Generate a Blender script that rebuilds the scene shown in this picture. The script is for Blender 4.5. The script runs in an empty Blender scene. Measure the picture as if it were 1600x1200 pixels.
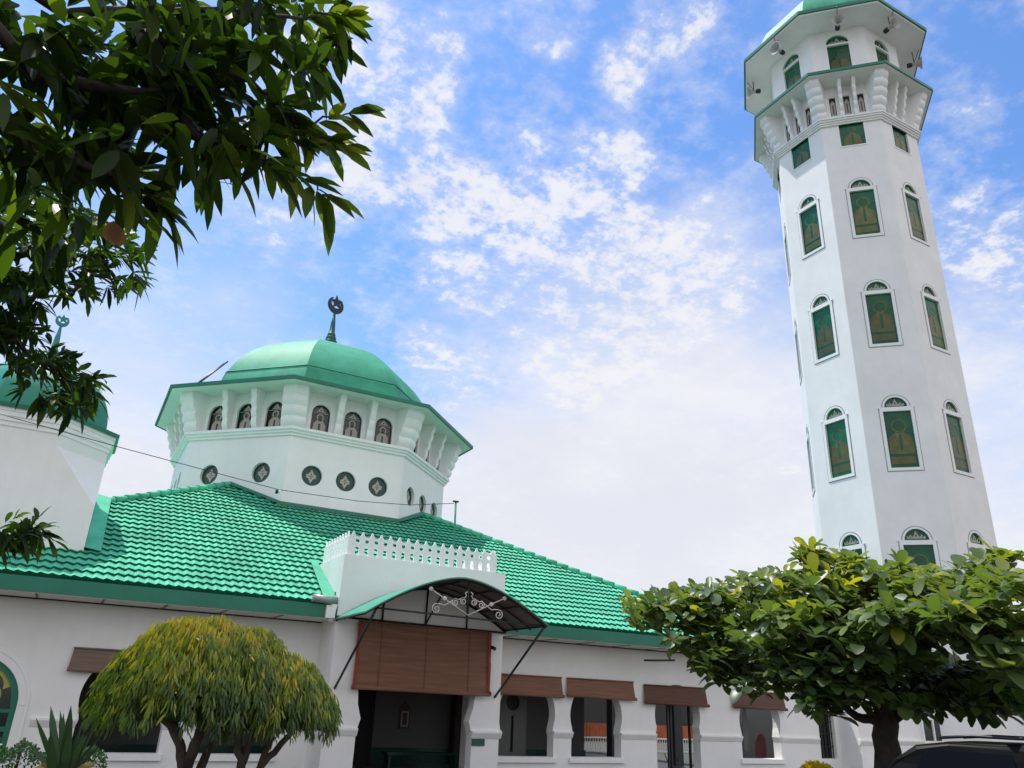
import bpy, math, random
import numpy as np
from mathutils import Vector, Matrix
from math import sin, cos, pi, sqrt, tan, radians, hypot, atan2
random.seed(7); rng = np.random.default_rng(11)
scene = bpy.context.scene
col = scene.collection
T8 = tan(pi/8)

# ------------------------------------------------------------------ camera
FPX, YAW, PITCH, ROLL = 1206.8, .4908, .3912, .0433
_f = np.array([sin(YAW)*cos(PITCH), cos(YAW)*cos(PITCH), sin(PITCH)])
_r = np.array([cos(YAW), -sin(YAW), 0.]); _u = np.cross(_r, _f)
R_, U_ = _r*cos(ROLL)+_u*sin(ROLL), -_r*sin(ROLL)+_u*cos(ROLL)
CAM = np.array([0, 0, 1.6])
cam = bpy.data.objects.new('camera', bpy.data.cameras.new('camera'))
col.objects.link(cam); scene.camera = cam
m = Matrix.Identity(4)
for i in range(3):
    m[i][0], m[i][1], m[i][2], m[i][3] = R_[i], U_[i], -_f[i], CAM[i]
cam.matrix_world = m
cam.data.sensor_width = 36; cam.data.lens = FPX/1600*36
cam.data.clip_start = .05; cam.data.clip_end = 3000

def ray(X, Y): return _f+R_*(X-800)/FPX-U_*(Y-600)/FPX
def at(X, Y, d):                       # survey helper: point seen in direction X,Y at horizontal distance d
    r = ray(X, Y); return CAM+r*d/hypot(r[0], r[1])
def aty(X, Y, y):
    r = ray(X, Y); return CAM+r*y/r[1]

# ------------------------------------------------------------------ materials
MATS = {}
def newmat(name):
    mt = bpy.data.materials.new(name); mt.use_nodes = True
    nt = mt.node_tree; b = nt.nodes['Principled BSDF']; MATS[name] = mt
    return mt, nt, b
def N(nt, t, **k):
    n = nt.nodes.new(t)
    for a, v in k.items(): setattr(n, a, v)
    return n
def paint(name, c, rough=.6, var=.06, scale=1.2, bump=.02, metallic=0, spec=.5, streak=0., fine=30, rnd=0.):
    mt, nt, b = newmat(name); L = nt.links
    tc = N(nt, 'ShaderNodeTexCoord'); no = N(nt, 'ShaderNodeTexNoise')
    no.inputs['Scale'].default_value = scale; no.inputs['Detail'].default_value = 8; no.inputs['Roughness'].default_value = .65
    L.new(tc.outputs['Object'], no.inputs['Vector'])
    rp = N(nt, 'ShaderNodeValToRGB')
    rp.color_ramp.elements[0].position = .3; rp.color_ramp.elements[1].position = .7
    rp.color_ramp.elements[0].color = tuple(max(0, x*(1-var*2)) for x in c)+(1,)
    rp.color_ramp.elements[1].color = tuple(min(1, x*(1+var*.6)) for x in c)+(1,)
    L.new(no.outputs['Fac'], rp.inputs['Fac']); out = rp.outputs['Color']
    if streak:
        mp = N(nt, 'ShaderNodeMapping'); mp.inputs['Scale'].default_value = (5, 5, .35)
        n2 = N(nt, 'ShaderNodeTexNoise'); n2.inputs['Scale'].default_value = 1; n2.inputs['Detail'].default_value = 6
        L.new(tc.outputs['Object'], mp.inputs['Vector']); L.new(mp.outputs['Vector'], n2.inputs['Vector'])
        r2 = N(nt, 'ShaderNodeValToRGB'); r2.color_ramp.elements[0].position = .5; r2.color_ramp.elements[1].position = .78
        L.new(n2.outputs['Fac'], r2.inputs['Fac'])
        mx = N(nt, 'ShaderNodeMix', data_type='RGBA', blend_type='MULTIPLY')
        mu = N(nt, 'ShaderNodeMath', operation='MULTIPLY'); mu.inputs[1].default_value = streak
        L.new(r2.outputs['Color'], mu.inputs[0]); L.new(mu.outputs[0], mx.inputs[0])
        L.new(out, mx.inputs[6]); mx.inputs[7].default_value = (.62, .64, .6, 1); out = mx.outputs[2]
    if rnd:
        oi = N(nt, 'ShaderNodeObjectInfo'); mr = N(nt, 'ShaderNodeMapRange'); L.new(oi.outputs['Random'], mr.inputs[0]); mr.inputs[3].default_value = 1-rnd; mr.inputs[4].default_value = 1+rnd
        hs = N(nt, 'ShaderNodeHueSaturation'); L.new(mr.outputs[0], hs.inputs['Value']); L.new(out, hs.inputs['Color']); out = hs.outputs['Color']
    L.new(out, b.inputs['Base Color'])
    b.inputs['Roughness'].default_value = rough; b.inputs['Metallic'].default_value = metallic
    b.inputs['Specular IOR Level'].default_value = spec
    if bump:
        n3 = N(nt, 'ShaderNodeTexNoise'); n3.inputs['Scale'].default_value = fine; n3.inputs['Detail'].default_value = 4
        L.new(tc.outputs['Object'], n3.inputs['Vector'])
        bp = N(nt, 'ShaderNodeBump'); bp.inputs['Strength'].default_value = .25; bp.inputs['Distance'].default_value = bump
        L.new(n3.outputs['Fac'], bp.inputs['Height']); L.new(bp.outputs['Normal'], b.inputs['Normal'])
    return mt
WHITE = paint('white_wall_paint', (.83, .82, .8), .7, .045, .7, .012, streak=.1)
WHITE2 = paint('white_trim_paint', (.83, .825, .81), .6, .03, 2, .006, streak=.1)
CREAM = paint('soffit_board', (.74, .74, .7), .7, .05, 1, .005)
GREEN = paint('green_fascia_paint', (.003, .17, .1), .4, .12, .8, .004)
DKGREEN = paint('dark_green_paint', (.004, .09, .06), .4, .1, 2, .003)
TILE = paint('green_roof_tile', (.08, .51, .31), .6, .2, 1.1, .004, spec=.3)
DOMEG = paint('dome_green_paint', (.04, .37, .21), .55, .2, .9, .01, streak=.3, spec=.4)
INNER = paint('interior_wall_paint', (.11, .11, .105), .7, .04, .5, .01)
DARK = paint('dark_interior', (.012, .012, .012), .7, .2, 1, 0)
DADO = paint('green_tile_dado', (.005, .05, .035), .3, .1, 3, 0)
GLASSG = paint('green_window_glass', (.001, .115, .046), .2, .35, .7, 0, spec=.35, rnd=.35)
GLASSD = paint('dark_window_glass', (.008, .018, .014), .12, .35, .7, 0, spec=.7)
GLASSR = paint('round_window_green', (.004, .05, .03), .18, .15, 2, 0, spec=.5)
TAN = paint('amber_glass_motif', (.12, .125, .02), .35, .35, 1.2, 0, rnd=.35)
BEIGE = paint('beige_window_motif', (.42, .38, .33), .5, .08, 2, 0)
IRON = paint('painted_dark_iron', (.006, .025, .02), .45, .2, 6, 0)
BLACK = paint('black_metal', (.012, .012, .012), .4, .2, 6, 0)
GREYM = paint('galvanised_grey', (.33, .34, .34), .4, .15, 5, .003, metallic=.4)
HORN = paint('weathered_horn_grey', (.42, .41, .38), .55, .12, 4, .003)
AWNB = paint('awning_underside', (.15, .13, .12), .6, .2, 1.5, .003)
AWNT = paint('awning_sheet_green', (.03, .33, .21), .4, .12, 2, .003)
BARK = paint('dark_bark', (.045, .035, .028), .9, .35, 5, .03, fine=25)
BARK2 = paint('grey_brown_bark', (.07, .055, .042), .9, .35, 6, .03, fine=25)
PAVE = paint('concrete_paving', (.095, .085, .068), .85, .1, .4, .01)
ASPH = paint('yard_ground', (.08, .085, .065), .9, .12, .15, .01)
FLOOR = paint('verandah_floor_tile', (.12, .12, .115), .3, .08, 1, 0)
ORANGE = paint('orange_boards', (.5, .12, .03), .6, .2, 4, .004)
CARB = paint('black_car_paint', (.0015, .0015, .0015), .4, .1, 1, 0, spec=.12)
CARG = paint('tinted_car_glass', (.002, .002, .002), .15, .1, 1, 0, spec=.15)
RUBBER = paint('tyre_rubber', (.02, .02, .02), .85, .1, 8, .003)
CHROME = paint('bright_metal', (.5, .5, .5), .25, .05, 8, 0, metallic=1)
CRUST = paint('red_cloth', (.07, .006, .008), .8, .2, 6, .005)
REDB = paint('red_cloth_binding', (.3, .05, .035), .8, .15, 8, .003)
FLOWER = paint('yellow_petals', (.75, .52, .01), .7, .2, 12, .01)
FRUIT = paint('reddish_fruit', (.07, .02, .014), .5, .3, 12, 0)
HOUSEW = paint('neighbour_wall', (.05, .045, .04), .8, .1, 1, .01)
ROOFL = paint('pale_metal_roof', (.22, .22, .22), .5, .1, 1, .003)

def bamboo(name, c):
    mt, nt, b = newmat(name); L = nt.links
    tc = N(nt, 'ShaderNodeTexCoord'); w = N(nt, 'ShaderNodeTexWave', bands_direction='Y')
    w.inputs['Scale'].default_value = 16; w.inputs['Distortion'].default_value = .12; w.inputs['Detail'].default_value = 1
    L.new(tc.outputs['Object'], w.inputs['Vector'])
    mp = N(nt, 'ShaderNodeMapping'); mp.inputs['Scale'].default_value = (.6, 9, 1)
    no = N(nt, 'ShaderNodeTexNoise'); no.inputs['Scale'].default_value = 1.5; no.inputs['Detail'].default_value = 6
    L.new(tc.outputs['Object'], mp.inputs['Vector']); L.new(mp.outputs['Vector'], no.inputs['Vector'])
    rp = N(nt, 'ShaderNodeValToRGB'); rp.color_ramp.elements[0].position = .35; rp.color_ramp.elements[1].position = .72
    rp.color_ramp.elements[0].color = tuple(x*.75 for x in c)+(1,); rp.color_ramp.elements[1].color = tuple(x*1.2 for x in c)+(1,)
    L.new(no.outputs['Fac'], rp.inputs['Fac'])
    mx = N(nt, 'ShaderNodeMix', data_type='RGBA', blend_type='MULTIPLY'); mx.inputs[0].default_value = .35
    L.new(rp.outputs['Color'], mx.inputs[6]); L.new(w.outputs['Color'], mx.inputs[7])
    L.new(mx.outputs[2], b.inputs['Base Color']); b.inputs['Roughness'].default_value = .55
    bp = N(nt, 'ShaderNodeBump'); bp.inputs['Strength'].default_value = .5; bp.inputs['Distance'].default_value = .01
    L.new(w.outputs['Fac'], bp.inputs['Height']); L.new(bp.outputs['Normal'], b.inputs['Normal'])
    return mt
BAMBOO = bamboo('brown_bamboo_slats', (.29, .135, .075))
BAMBOO2 = bamboo('dark_red_bamboo_slats', (.16, .065, .042))
BAMBOO3 = bamboo('grey_brown_bamboo_slats', (.27, .18, .14))

def leafmat(name, stops, trans=.45, rough=.4, spec=.35):
    mt, nt, b = newmat(name); L = nt.links
    a = N(nt, 'ShaderNodeAttribute', attribute_name='tint')
    rp = N(nt, 'ShaderNodeValToRGB'); cr = rp.color_ramp
    while len(cr.elements) < len(stops): cr.elements.new(.5)
    for e, (p, c) in zip(cr.elements, stops): e.position = p; e.color = c+(1,)
    L.new(a.outputs['Fac'], rp.inputs['Fac'])
    L.new(rp.outputs['Color'], b.inputs['Base Color']); b.inputs['Roughness'].default_value = rough
    b.inputs['Specular IOR Level'].default_value = spec
    tr = N(nt, 'ShaderNodeBsdfTranslucent')
    g = N(nt, 'ShaderNodeMix', data_type='RGBA', blend_type='MULTIPLY'); g.inputs[0].default_value = 1
    g.inputs[7].default_value = (2.2, 2.3, .6, 1); L.new(rp.outputs['Color'], g.inputs[6]); L.new(g.outputs[2], tr.inputs['Color'])
    ms = N(nt, 'ShaderNodeMixShader'); ms.inputs[0].default_value = trans
    L.new(b.outputs[0], ms.inputs[1]); L.new(tr.outputs[0], ms.inputs[2])
    L.new(ms.outputs[0], nt.nodes['Material Output'].inputs['Surface'])
    return mt
LEAF_NEAR = leafmat('near_tree_leaf', [(0, (.008, .018, .004)), (.5, (.03, .06, .008)), (.85, (.1, .14, .014)), (1, (.16, .07, .02))], .5, .4, .25)
LEAF_NEAR2 = leafmat('second_tree_leaf', [(0, (.008, .02, .005)), (.5, (.026, .055, .01)), (1, (.08, .13, .018))], .5, .4, .3)
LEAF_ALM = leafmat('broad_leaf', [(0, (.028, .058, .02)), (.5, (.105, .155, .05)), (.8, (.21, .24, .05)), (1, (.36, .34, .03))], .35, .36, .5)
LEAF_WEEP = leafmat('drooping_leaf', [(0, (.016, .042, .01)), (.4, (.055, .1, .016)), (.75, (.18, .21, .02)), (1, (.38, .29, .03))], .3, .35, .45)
LEAF_AGA = leafmat('spiky_leaf', [(0, (.015, .04, .018)), (.7, (.04, .09, .03)), (1, (.35, .27, .12))], .1, .4, .4)
LEAF_HEDGE = leafmat('hedge_leaf', [(0, (.015, .05, .025)), (1, (.06, .13, .07))], .2, .4, .4)

# ------------------------------------------------------------------ mesh helpers
class MB:
    def __init__(s): s.v = []; s.f = []; s.sm = []
    def add(s, v, f, M=None, smooth=False):
        o = len(s.v)
        s.v += [tuple(M @ Vector(p)) for p in v] if M is not None else [tuple(p) for p in v]
        s.f += [tuple(i+o for i in q) for q in f]; s.sm += [smooth]*len(f); return s
    def box(s, a, b, M=None):
        (x0, y0, z0), (x1, y1, z1) = a, b
        v = [(x0,y0,z0),(x1,y0,z0),(x1,y1,z0),(x0,y1,z0),(x0,y0,z1),(x1,y0,z1),(x1,y1,z1),(x0,y1,z1)]
        return s.add(v, [(0,3,2,1),(4,5,6,7),(0,1,5,4),(1,2,6,5),(2,3,7,6),(3,0,4,7)], M)
    def tube(s, pts, rad, n=8, M=None, caps=True, smooth=True):
        pts = [Vector(p) for p in pts]
        if not hasattr(rad, '__len__'): rad = [rad]*len(pts)
        v = []; f = []; up = None
        for i, p in enumerate(pts):
            d = (pts[min(i+1, len(pts)-1)]-pts[max(i-1, 0)])
            if d.length < 1e-9: d = Vector((0, 0, 1))
            d.normalize()
            if up is None: up = Vector((0, 0, 1)) if abs(d.z) < .9 else Vector((1, 0, 0))
            a = d.cross(up)
            if a.length < 1e-4: a = d.orthogonal()
            a.normalize(); b = a.cross(d); up = b
            for k in range(n):
                t = 2*pi*k/n; v.append(p+a*(cos(t)*rad[i])+b*(sin(t)*rad[i]))
        for i in range(len(pts)-1):
            for k in range(n):
                k2 = (k+1) % n; f.append((i*n+k, i*n+k2, (i+1)*n+k2, (i+1)*n+k))
        s.add(v, f, M, smooth)
        if caps:
            o = len(s.v)-len(v); e = (len(pts)-1)*n
            s.f += [tuple(o+k for k in reversed(range(n))), tuple(o+e+k for k in range(n))]; s.sm += [False]*2
        return s
    def lathe(s, prof, n=20, M=None, smooth=True):
        v = []; f = []
        for r, z in prof:
            for k in range(n):
                t = 2*pi*k/n; v.append((r*cos(t), r*sin(t), z))
        for i in range(len(prof)-1):
            for k in range(n):
                k2 = (k+1) % n; f.append((i*n+k, i*n+k2, (i+1)*n+k2, (i+1)*n+k))
        return s.add(v, f, M, smooth)
    def build(s, name, mat, parent=None):
        me = bpy.data.meshes.new(name); me.from_pydata([tuple(p) for p in s.v], [], s.f); me.update()
        me.polygons.foreach_set('use_smooth', s.sm); me.materials.append(mat)
        o = bpy.data.objects.new(name, me); col.objects.link(o)
        if parent is not None: put(o, parent)
        return o
def put(o, parent, M=None):            # child given in world coordinates
    o.parent = parent; o.matrix_parent_inverse = Matrix.Identity(4)
    o.matrix_basis = wm(parent).inverted() @ (M if M is not None else Matrix.Identity(4))
def wm(o):
    M = o.matrix_basis.copy()
    return wm(o.parent) @ M if o.parent else M
def tag(o, label, cat, group=None, kind=None):
    if label: o['label'] = label
    if cat: o['category'] = cat
    if group: o['group'] = group
    if kind: o['kind'] = kind
    return o
def thing(name, loc, label, cat, group=None):
    o = bpy.data.objects.new(name, None); o.empty_display_size = .3; col.objects.link(o)
    o.matrix_basis = Matrix.Translation(Vector(loc)); return tag(o, label, cat, group)
def inst(src, parent, M=None, name=None):     # share mesh data
    o = src.copy(); col.objects.link(o)
    if M is None: o.parent = parent; o.matrix_basis = src.matrix_basis.copy()
    else: put(o, parent, M)
    return o
def kids(o): return [c for c in bpy.data.objects if c.parent == o]
def shape(polys, th, z0=0.):           # 2-D outlines (even-odd fill) extruded: local XY, thickness along +Z from z0
    cu = bpy.data.curves.new('tmp', 'CURVE'); cu.dimensions = '2D'; cu.fill_mode = 'BOTH'; cu.extrude = th/2
    for pl in polys:
        sp = cu.splines.new('POLY'); sp.points.add(len(pl)-1); sp.use_cyclic_u = True
        for q, p in zip(sp.points, pl): q.co = (p[0], p[1], 0, 1)
    ob = bpy.data.objects.new('tmp', cu); me = bpy.data.meshes.new_from_object(ob)
    v = [(p.co.x, p.co.y, p.co.z+z0+th/2) for p in me.vertices]; f = [tuple(p.vertices) for p in me.polygons]
    bpy.data.objects.remove(ob); bpy.data.meshes.remove(me); bpy.data.curves.remove(cu)
    return v, f
def circ(cx, cy, r, n=28, a0=0, a1=2*pi, ry=None):
    ry = ry or r; full = abs(a1-a0-2*pi) < 1e-6
    return [(cx+r*cos(a0+(a1-a0)*k/(n if full else n-1)), cy+ry*sin(a0+(a1-a0)*k/(n if full else n-1))) for k in range(n)]
def rect(x0, y0, x1, y1): return [(x0,y0),(x1,y0),(x1,y1),(x0,y1)]
def frame_m(origin, n):                # local X = tangent, Y = up, Z = outward normal n
    n = Vector((n[0], n[1], 0)).normalized(); t = Vector((-n.y, n.x, 0)); o = Vector(origin)
    return Matrix(((t.x, 0, n.x, o.x), (t.y, 0, n.y, o.y), (0, 1, 0, o.z), (0, 0, 0, 1)))
FRONT = lambda x=0, y=0, z=0: frame_m((x, y, z), (0, -1))
def octpts(cx, cy, r):                 # corners, counter-clockwise starting right-front
    c = []
    for k in range(8):
        a = -pi/8-pi/2+pi/4*k+pi/4; R = r/cos(pi/8); c.append((cx+R*cos(a), cy+R*sin(a)))
    return c
def octloft(mb, cx, cy, prof, cap=False, M=None):
    v = []; f = []
    for r, z in prof: v += [(x, y, z) for x, y in octpts(cx, cy, r)]
    for i in range(len(prof)-1):
        for k in range(8):
            k2 = (k+1) % 8; f.append((i*8+k, i*8+k2, (i+1)*8+k2, (i+1)*8+k))
    if cap: f.append(tuple(range(8))[::-1]); e = (len(prof)-1)*8; f.append(tuple(e+k for k in range(8)))
    return mb.add(v, f, M)
NORM = {'front': (0, -1), 'fl': (-1, -1), 'left': (-1, 0), 'bl': (-1, 1), 'fr': (1, -1), 'right': (1, 0), 'br': (1, 1), 'back': (0, 1)}
def facem(cx, cy, r, n, s=0, z=0):
    n = Vector((n[0], n[1], 0)).normalized(); t = Vector((-n.y, n.x, 0))
    p = Vector((cx, cy, 0))+n*r+t*s; return frame_m((p.x, p.y, z), n)
def octdome(mb, cx, cy, prof):         # eight smooth panels, sharp ribs
    for k in range(8):
        v = []; f = []
        for r, z in prof:
            c = octpts(cx, cy, r); a, b = c[k], c[(k+1) % 8]
            for j in range(5):
                u = j/4; x = a[0]+(b[0]-a[0])*u; y = a[1]+(b[1]-a[1])*u
                v.append((x, y, z))
        for i in range(len(prof)-1):
            for j in range(4): f.append((i*5+j, i*5+j+1, (i+1)*5+j+1, (i+1)*5+j))
        mb.add(v, f, None, True)
    return mb

# ------------------------------------------------------------------ ground
g = MB(); g.add([(-400,-400,0),(500,-400,0),(500,600,0),(-400,600,0)], [(0,1,2,3)])
tag(g.build('ground', ASPH), 'bare grey yard around the mosque', None, kind='structure')
g = MB(); g.add([(-12,-6,.004),(34,-6,.004),(34,17.6,.004),(-12,17.6,.004)], [(0,1,2,3)])
tag(g.build('pavement', PAVE), 'pale concrete forecourt in front of the mosque', None, kind='structure')

# ------------------------------------------------------------------ window kit (local frame: X right, Y up, Z out)
def motif_polys(w, h, y0=0.):          # keyhole figure: ring, shouldered body with slot, bar
    P = []; cy = y0+h*.74; r = w*.285
    P += [circ(0, cy, r, 22), circ(0, cy, r*.8, 22)]
    b0 = y0+h*.24; sh = y0+h*.5
    P.append([(-w*.44, b0), (w*.44, b0), (w*.44, sh-h*.05), (w*.41, sh+h*.02), (w*.33, sh+h*.07), (w*.2, sh+h*.1), (w*.15, cy-r*.9),
              (-w*.15, cy-r*.9), (-w*.2, sh+h*.1), (-w*.33, sh+h*.07), (-w*.41, sh+h*.02), (-w*.44, sh-h*.05)])
    P.append(rect(-w*.045, b0+h*.07, w*.045, cy-r*1.2))
    P.append(rect(-w*.44, y0+h*.07, w*.44, b0-h*.045))
    return P
def fan_polys(r):                       # crown of little points in a fanlight
    P = [[(-r*.75, r*.12), (-r*.75, r*.4), (-r*.6, r*.25), (-r*.45, r*.5), (-r*.3, r*.25), (-r*.16, r*.45), (0, r*.85), (r*.16, r*.45),
          (r*.3, r*.25), (r*.45, r*.5), (r*.6, r*.25), (r*.75, r*.4), (r*.75, r*.12)]]
    P.append([(-r*.1, r*.3), (0, r*.55), (r*.1, r*.3)])
    P += [circ(-r*.47, r*.24, r*.06, 8), circ(r*.47, r*.24, r*.06, 8)]
    return P
# (generic builders below make each window once, then copy it)
def make_window(parent, M, parts, name='window'):
    w = bpy.data.objects.new(name, None); w.empty_display_size = .2; col.objects.link(w); put(w, parent, M)
    for nm, polys_list, mat in parts:
        mb = MB()
        for polys, th, z0 in polys_list:
            v, f = shape(polys, th, z0); mb.add(v, f)
        o = mb.build(nm, mat); o.parent = w
    return w
def copy_window(w, parent, M):
    c = w.copy(); col.objects.link(c); put(c, parent, M)
    for k in kids(w):
        d = k.copy(); col.objects.link(d); d.parent = c
    return c
def arc_band(cx, cy, r0, r1, n=20, a0=0, a1=pi):
    return circ(cx, cy, r1, n, a0, a1)+circ(cx, cy, r0, n, a0, a1)[::-1]
hw = .62
MINW = [('frame', [([rect(-hw, 0, hw, 2.6), rect(-hw+.12, .12, hw-.12, 2.43)], .1, -.07),
                   ([arc_band(0, 2.601, .42, .49)], .07, -.06),
                   ([rect(-hw-.05, 2.56, -hw+.06, 2.62)], .09, -.05), ([rect(hw-.06, 2.56, hw+.05, 2.62)], .09, -.05)], WHITE2),
        ('pane', [([rect(-hw+.1, .1, hw-.1, 2.45)], .02, -.09), ([circ(0, 2.6, .43, 20, 0, pi)], .02, -.1)], GLASSG),
        ('motif', [(motif_polys(.98, 2.3, .13), .008, -.07)], TAN),
        ('fanlight_tracery', [([[(x, y+2.62) for x, y in p] for p in fan_polys(.42)], .01, -.08)], BEIGE),
        ('reveal_line', [([rect(-hw-.035, -.035, hw+.035, 2.6), rect(-hw, 0, hw, 2.6)], .012, -.008),
                         ([arc_band(0, 2.6, .49, .53)], .02, -.012)], GREYM)]
def minw_hole(y):                       # hole outline in the wall face (with fanlight)
    return [(-hw, y), (hw, y), (hw, y+2.6), (.5, y+2.6)]+circ(0, y+2.6, .5, 18, 0, pi)[1:-1]+[(-.5, y+2.6), (-hw, y+2.6)]

# ------------------------------------------------------------------ MINARET
mx, my, mr = 28.94, 20.0, 3.09
minaret = thing('minaret', (mx, my, 0), 'tall white octagonal minaret with green keyhole windows and a balcony', 'minaret')
BOT = [-.1, 5.15, 10.41, 15.67, 20.92]
mb = MB(); W = mr*T8
for nm, n in NORM.items():
    holes = [minw_hole(b) for b in BOT[1:]]+[rect(-.6, 25.8, .6, 27.08)] if nm in ('front','fl','left','bl','fr') else []
    v, f = shape([rect(-W, 0, W, 27.1)]+holes, .16, -.16); mb.add(v, f, facem(mx, my, mr, n))
mb.build('shaft', WHITE, minaret)
proto = None
for nm in ('fl', 'left', 'front', 'bl', 'fr'):
    for b in BOT[1:]:
        M = facem(mx, my, mr, NORM[nm], 0, b)
        if proto is None: proto = make_window(minaret, M, MINW)
        else: copy_window(proto, minaret, M)
SQW = [('frame', [([rect(-.6, 0, .6, 1.28), rect(-.53, .07, .53, 1.28)], .08, -.06)], WHITE2),
       ('pane', [([rect(-.56, .05, .56, 1.28)], .02, -.08)], GLASSG),
       ('motif', [([circ(0, .98, .17, 20), circ(0, .98, .12, 20)], .008, -.06),
                  ([[(-.36, .07), (.36, .07), (.36, .5), (.25, .68), (.08, .8), (-.08, .8), (-.25, .68), (-.36, .5)], rect(-.04, .2, .04, .72)], .008, -.06)], TAN)]
proto = None
for nm in ('fl', 'left', 'front', 'bl', 'fr'):
    M = facem(mx, my, mr, NORM[nm], 0, 25.8)
    proto = make_window(minaret, M, SQW) if proto is None else (copy_window(proto, minaret, M), proto)[1]
mb = MB(); octloft(mb, mx, my, [(3.0,27.08),(3.17,27.08),(3.17,27.16),(3.22,27.17),(3.22,27.25),(3.28,27.26),(3.28,27.34),(3.33,27.35),(3.33,27.42),(2.8,27.42)])
mb.build('cornice', WHITE2, minaret)
# arcade stage under the balcony
mb = MB(); W2 = 3.03*T8; SMX = [-.62, 0, .62]
for nm, n in NORM.items():
    holes = [rect(s-.17, 27.7, s+.17, 28.85) for s in SMX]
    v, f = shape([rect(-W2, 27.4, W2, 29.5)]+holes, .14, -.14); mb.add(v, f, facem(mx, my, 3.03, n))
mb.build('arcade_wall', WHITE, minaret)
SLW = [('frame', [([rect(-.17, 0, .17, 1.15), rect(-.14, .03, .14, 1.12)], .05, -.07)], WHITE2),
       ('pane', [([rect(-.15, .02, .15, 1.13)], .02, -.09)], GLASSD),
       ('motif', [([[(-.1, .06), (.1, .06), (.1, .8), (0, .98), (-.1, .8)], rect(-.035, .15, .035, .7)], .008, -.07)], BEIGE)]
proto = None
for nm in ('fl', 'left', 'front', 'bl', 'fr'):
    for s in SMX:
        M = facem(mx, my, 3.03, NORM[nm], s, 27.7)
        proto = make_window(minaret, M, SLW) if proto is None else (copy_window(proto, minaret, M), proto)[1]
def flare(z0, z1, d0, d1, waves, amp, n=22):
    out = []
    for i in range(n+1):
        u = i/n; ph = (u*waves) % 1.0
        out.append((d0+(d1-d0)*u+amp*sin(pi*min(1, ph*1.0))*(1-.3*u), z0+(z1-z0)*u))
    return out
def corner_pilaster(cx, cy, r, k, prof, w):   # chevron column wrapping octagon corner k
    c = octpts(0, 0, 1.0); ck = Vector(c[k]+(0,)); dirA = (Vector(c[k-1]+(0,))-ck).normalized(); dirB = (Vector(c[(k+1) % 8]+(0,))-ck).normalized()
    v = []; f = []
    for d, z in prof:
        o = ck*(r+d)+Vector((cx, cy, z)); i = ck*(r-.1)+Vector((cx, cy, z))
        v += [i+dirA*w, o+dirA*w, o, o+dirB*w, i+dirB*w]
    for a in range(len(prof)-1):
        for j in range(4): f.append((a*5+j+1, a*5+j, a*5+5+j, a*5+6+j)[::-1])
    f += [(0, 1, 2, 3, 4)[::-1]]; e = (len(prof)-1)*5; f.append((e, e+1, e+2, e+3, e+4))
    mb = MB(); mb.add(v, f); return mb
def face_pilaster(cx, cy, r, n, s, prof, w):
    v = []; f = []
    for d, z in prof: v += [(-w/2, z, -.1), (-w/2, z, d), (w/2, z, d), (w/2, z, -.1)]
    for a in range(len(prof)-1):
        for j in range(3): f.append((a*4+j, a*4+j+1, a*4+5+j, a*4+4+j)[::-1])
    mb = MB(); mb.add(v, f, facem(cx, cy, r, n, s)); return mb
pf = flare(27.43, 29.42, .1, .8, 5, .075, 35)
for k in range(8): corner_pilaster(mx, my, 3.03, k, pf, .36).build('pilaster', WHITE2, minaret)
pf2 = flare(27.43, 29.42, .08, .6, 5, .07, 30)
for nm, n in NORM.items():
    for s in (-.31, .31): face_pilaster(mx, my, 3.03, n, s, pf2, .15).build('rib', WHITE2, minaret)
mb = MB(); octloft(mb, mx, my, [(3.0,29.42),(4.03,29.42),(4.03,29.56),(2.9,29.56)]); mb.build('balcony_slab', WHITE2, minaret)
mb = MB(); octloft(mb, mx, my, [(4.03,29.45),(4.09,29.45),(4.09,29.60),(3.9,29.60),(3.9,29.57)]); mb.build('balcony_edge', GREEN, minaret)
# lantern stage
mb = MB(); lr = 2.98; W3 = lr*T8
def lan_hole(y0=29.95, h=2.15, w=.6, R=.6):
    return [(-w, y0), (w, y0)]+circ(0, y0+h, R, 18, 0, pi)
for nm, n in NORM.items():
    v, f = shape([rect(-W3, 29.5, W3, 33.2), lan_hole()], .16, -.16); mb.add(v, f, facem(mx, my, lr, n))
mb.build('lantern_wall', WHITE, minaret)
LANW = [('frame', [([[(-.6, 0), (.6, 0)]+circ(0, 2.15, .6, 18, 0, pi), rect(-.5, .1, .5, 2.1), circ(0, 2.2, .52, 18, 0, pi)], .1, -.08)], WHITE2),
        ('pane', [([rect(-.52, .08, .52, 2.12)], .02, -.1), ([circ(0, 2.19, .53, 18, 0, pi)], .02, -.101)], GLASSG),
        ('motif', [(motif_polys(.94, 1.95, .12), .008, -.075)], TAN),
        ('fanlight_tracery', [([[(x, y+2.2) for x, y in p] for p in fan_polys(.5)], .01, -.075)], BEIGE)]
proto = None
for nm in ('fl', 'left', 'front', 'bl', 'fr'):
    M = facem(mx, my, lr, NORM[nm], 0, 29.95)
    proto = make_window(minaret, M, LANW) if proto is None else (copy_window(proto, minaret, M), proto)[1]
mb = MB(); octloft(mb, mx, my, [(2.8,33.02),(4.25,33.02),(4.28,33.2),(2.5,33.3)]); mb.build('canopy_slab', WHITE2, minaret)
mb = MB(); octloft(mb, mx, my, [(4.26,33.1),(4.34,33.1),(4.34,33.28),(2.5,33.5)]); mb.build('canopy_edge', GREEN, minaret)
prof = [(3.35,33.35),(3.45,33.9),(3.35,34.6),(3.05,35.3),(2.5,36.0),(1.75,36.6),(.9,37.),(.02,37.1)]
octdome(MB(), mx, my, prof).build('dome', DOMEG, minaret)
MB().tube([(mx+2.9, my-3.0, 33.3), (mx+2.95, my-3.05, 34.1)], .03, 6).build('lightning_rod', BLACK, minaret)

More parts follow.
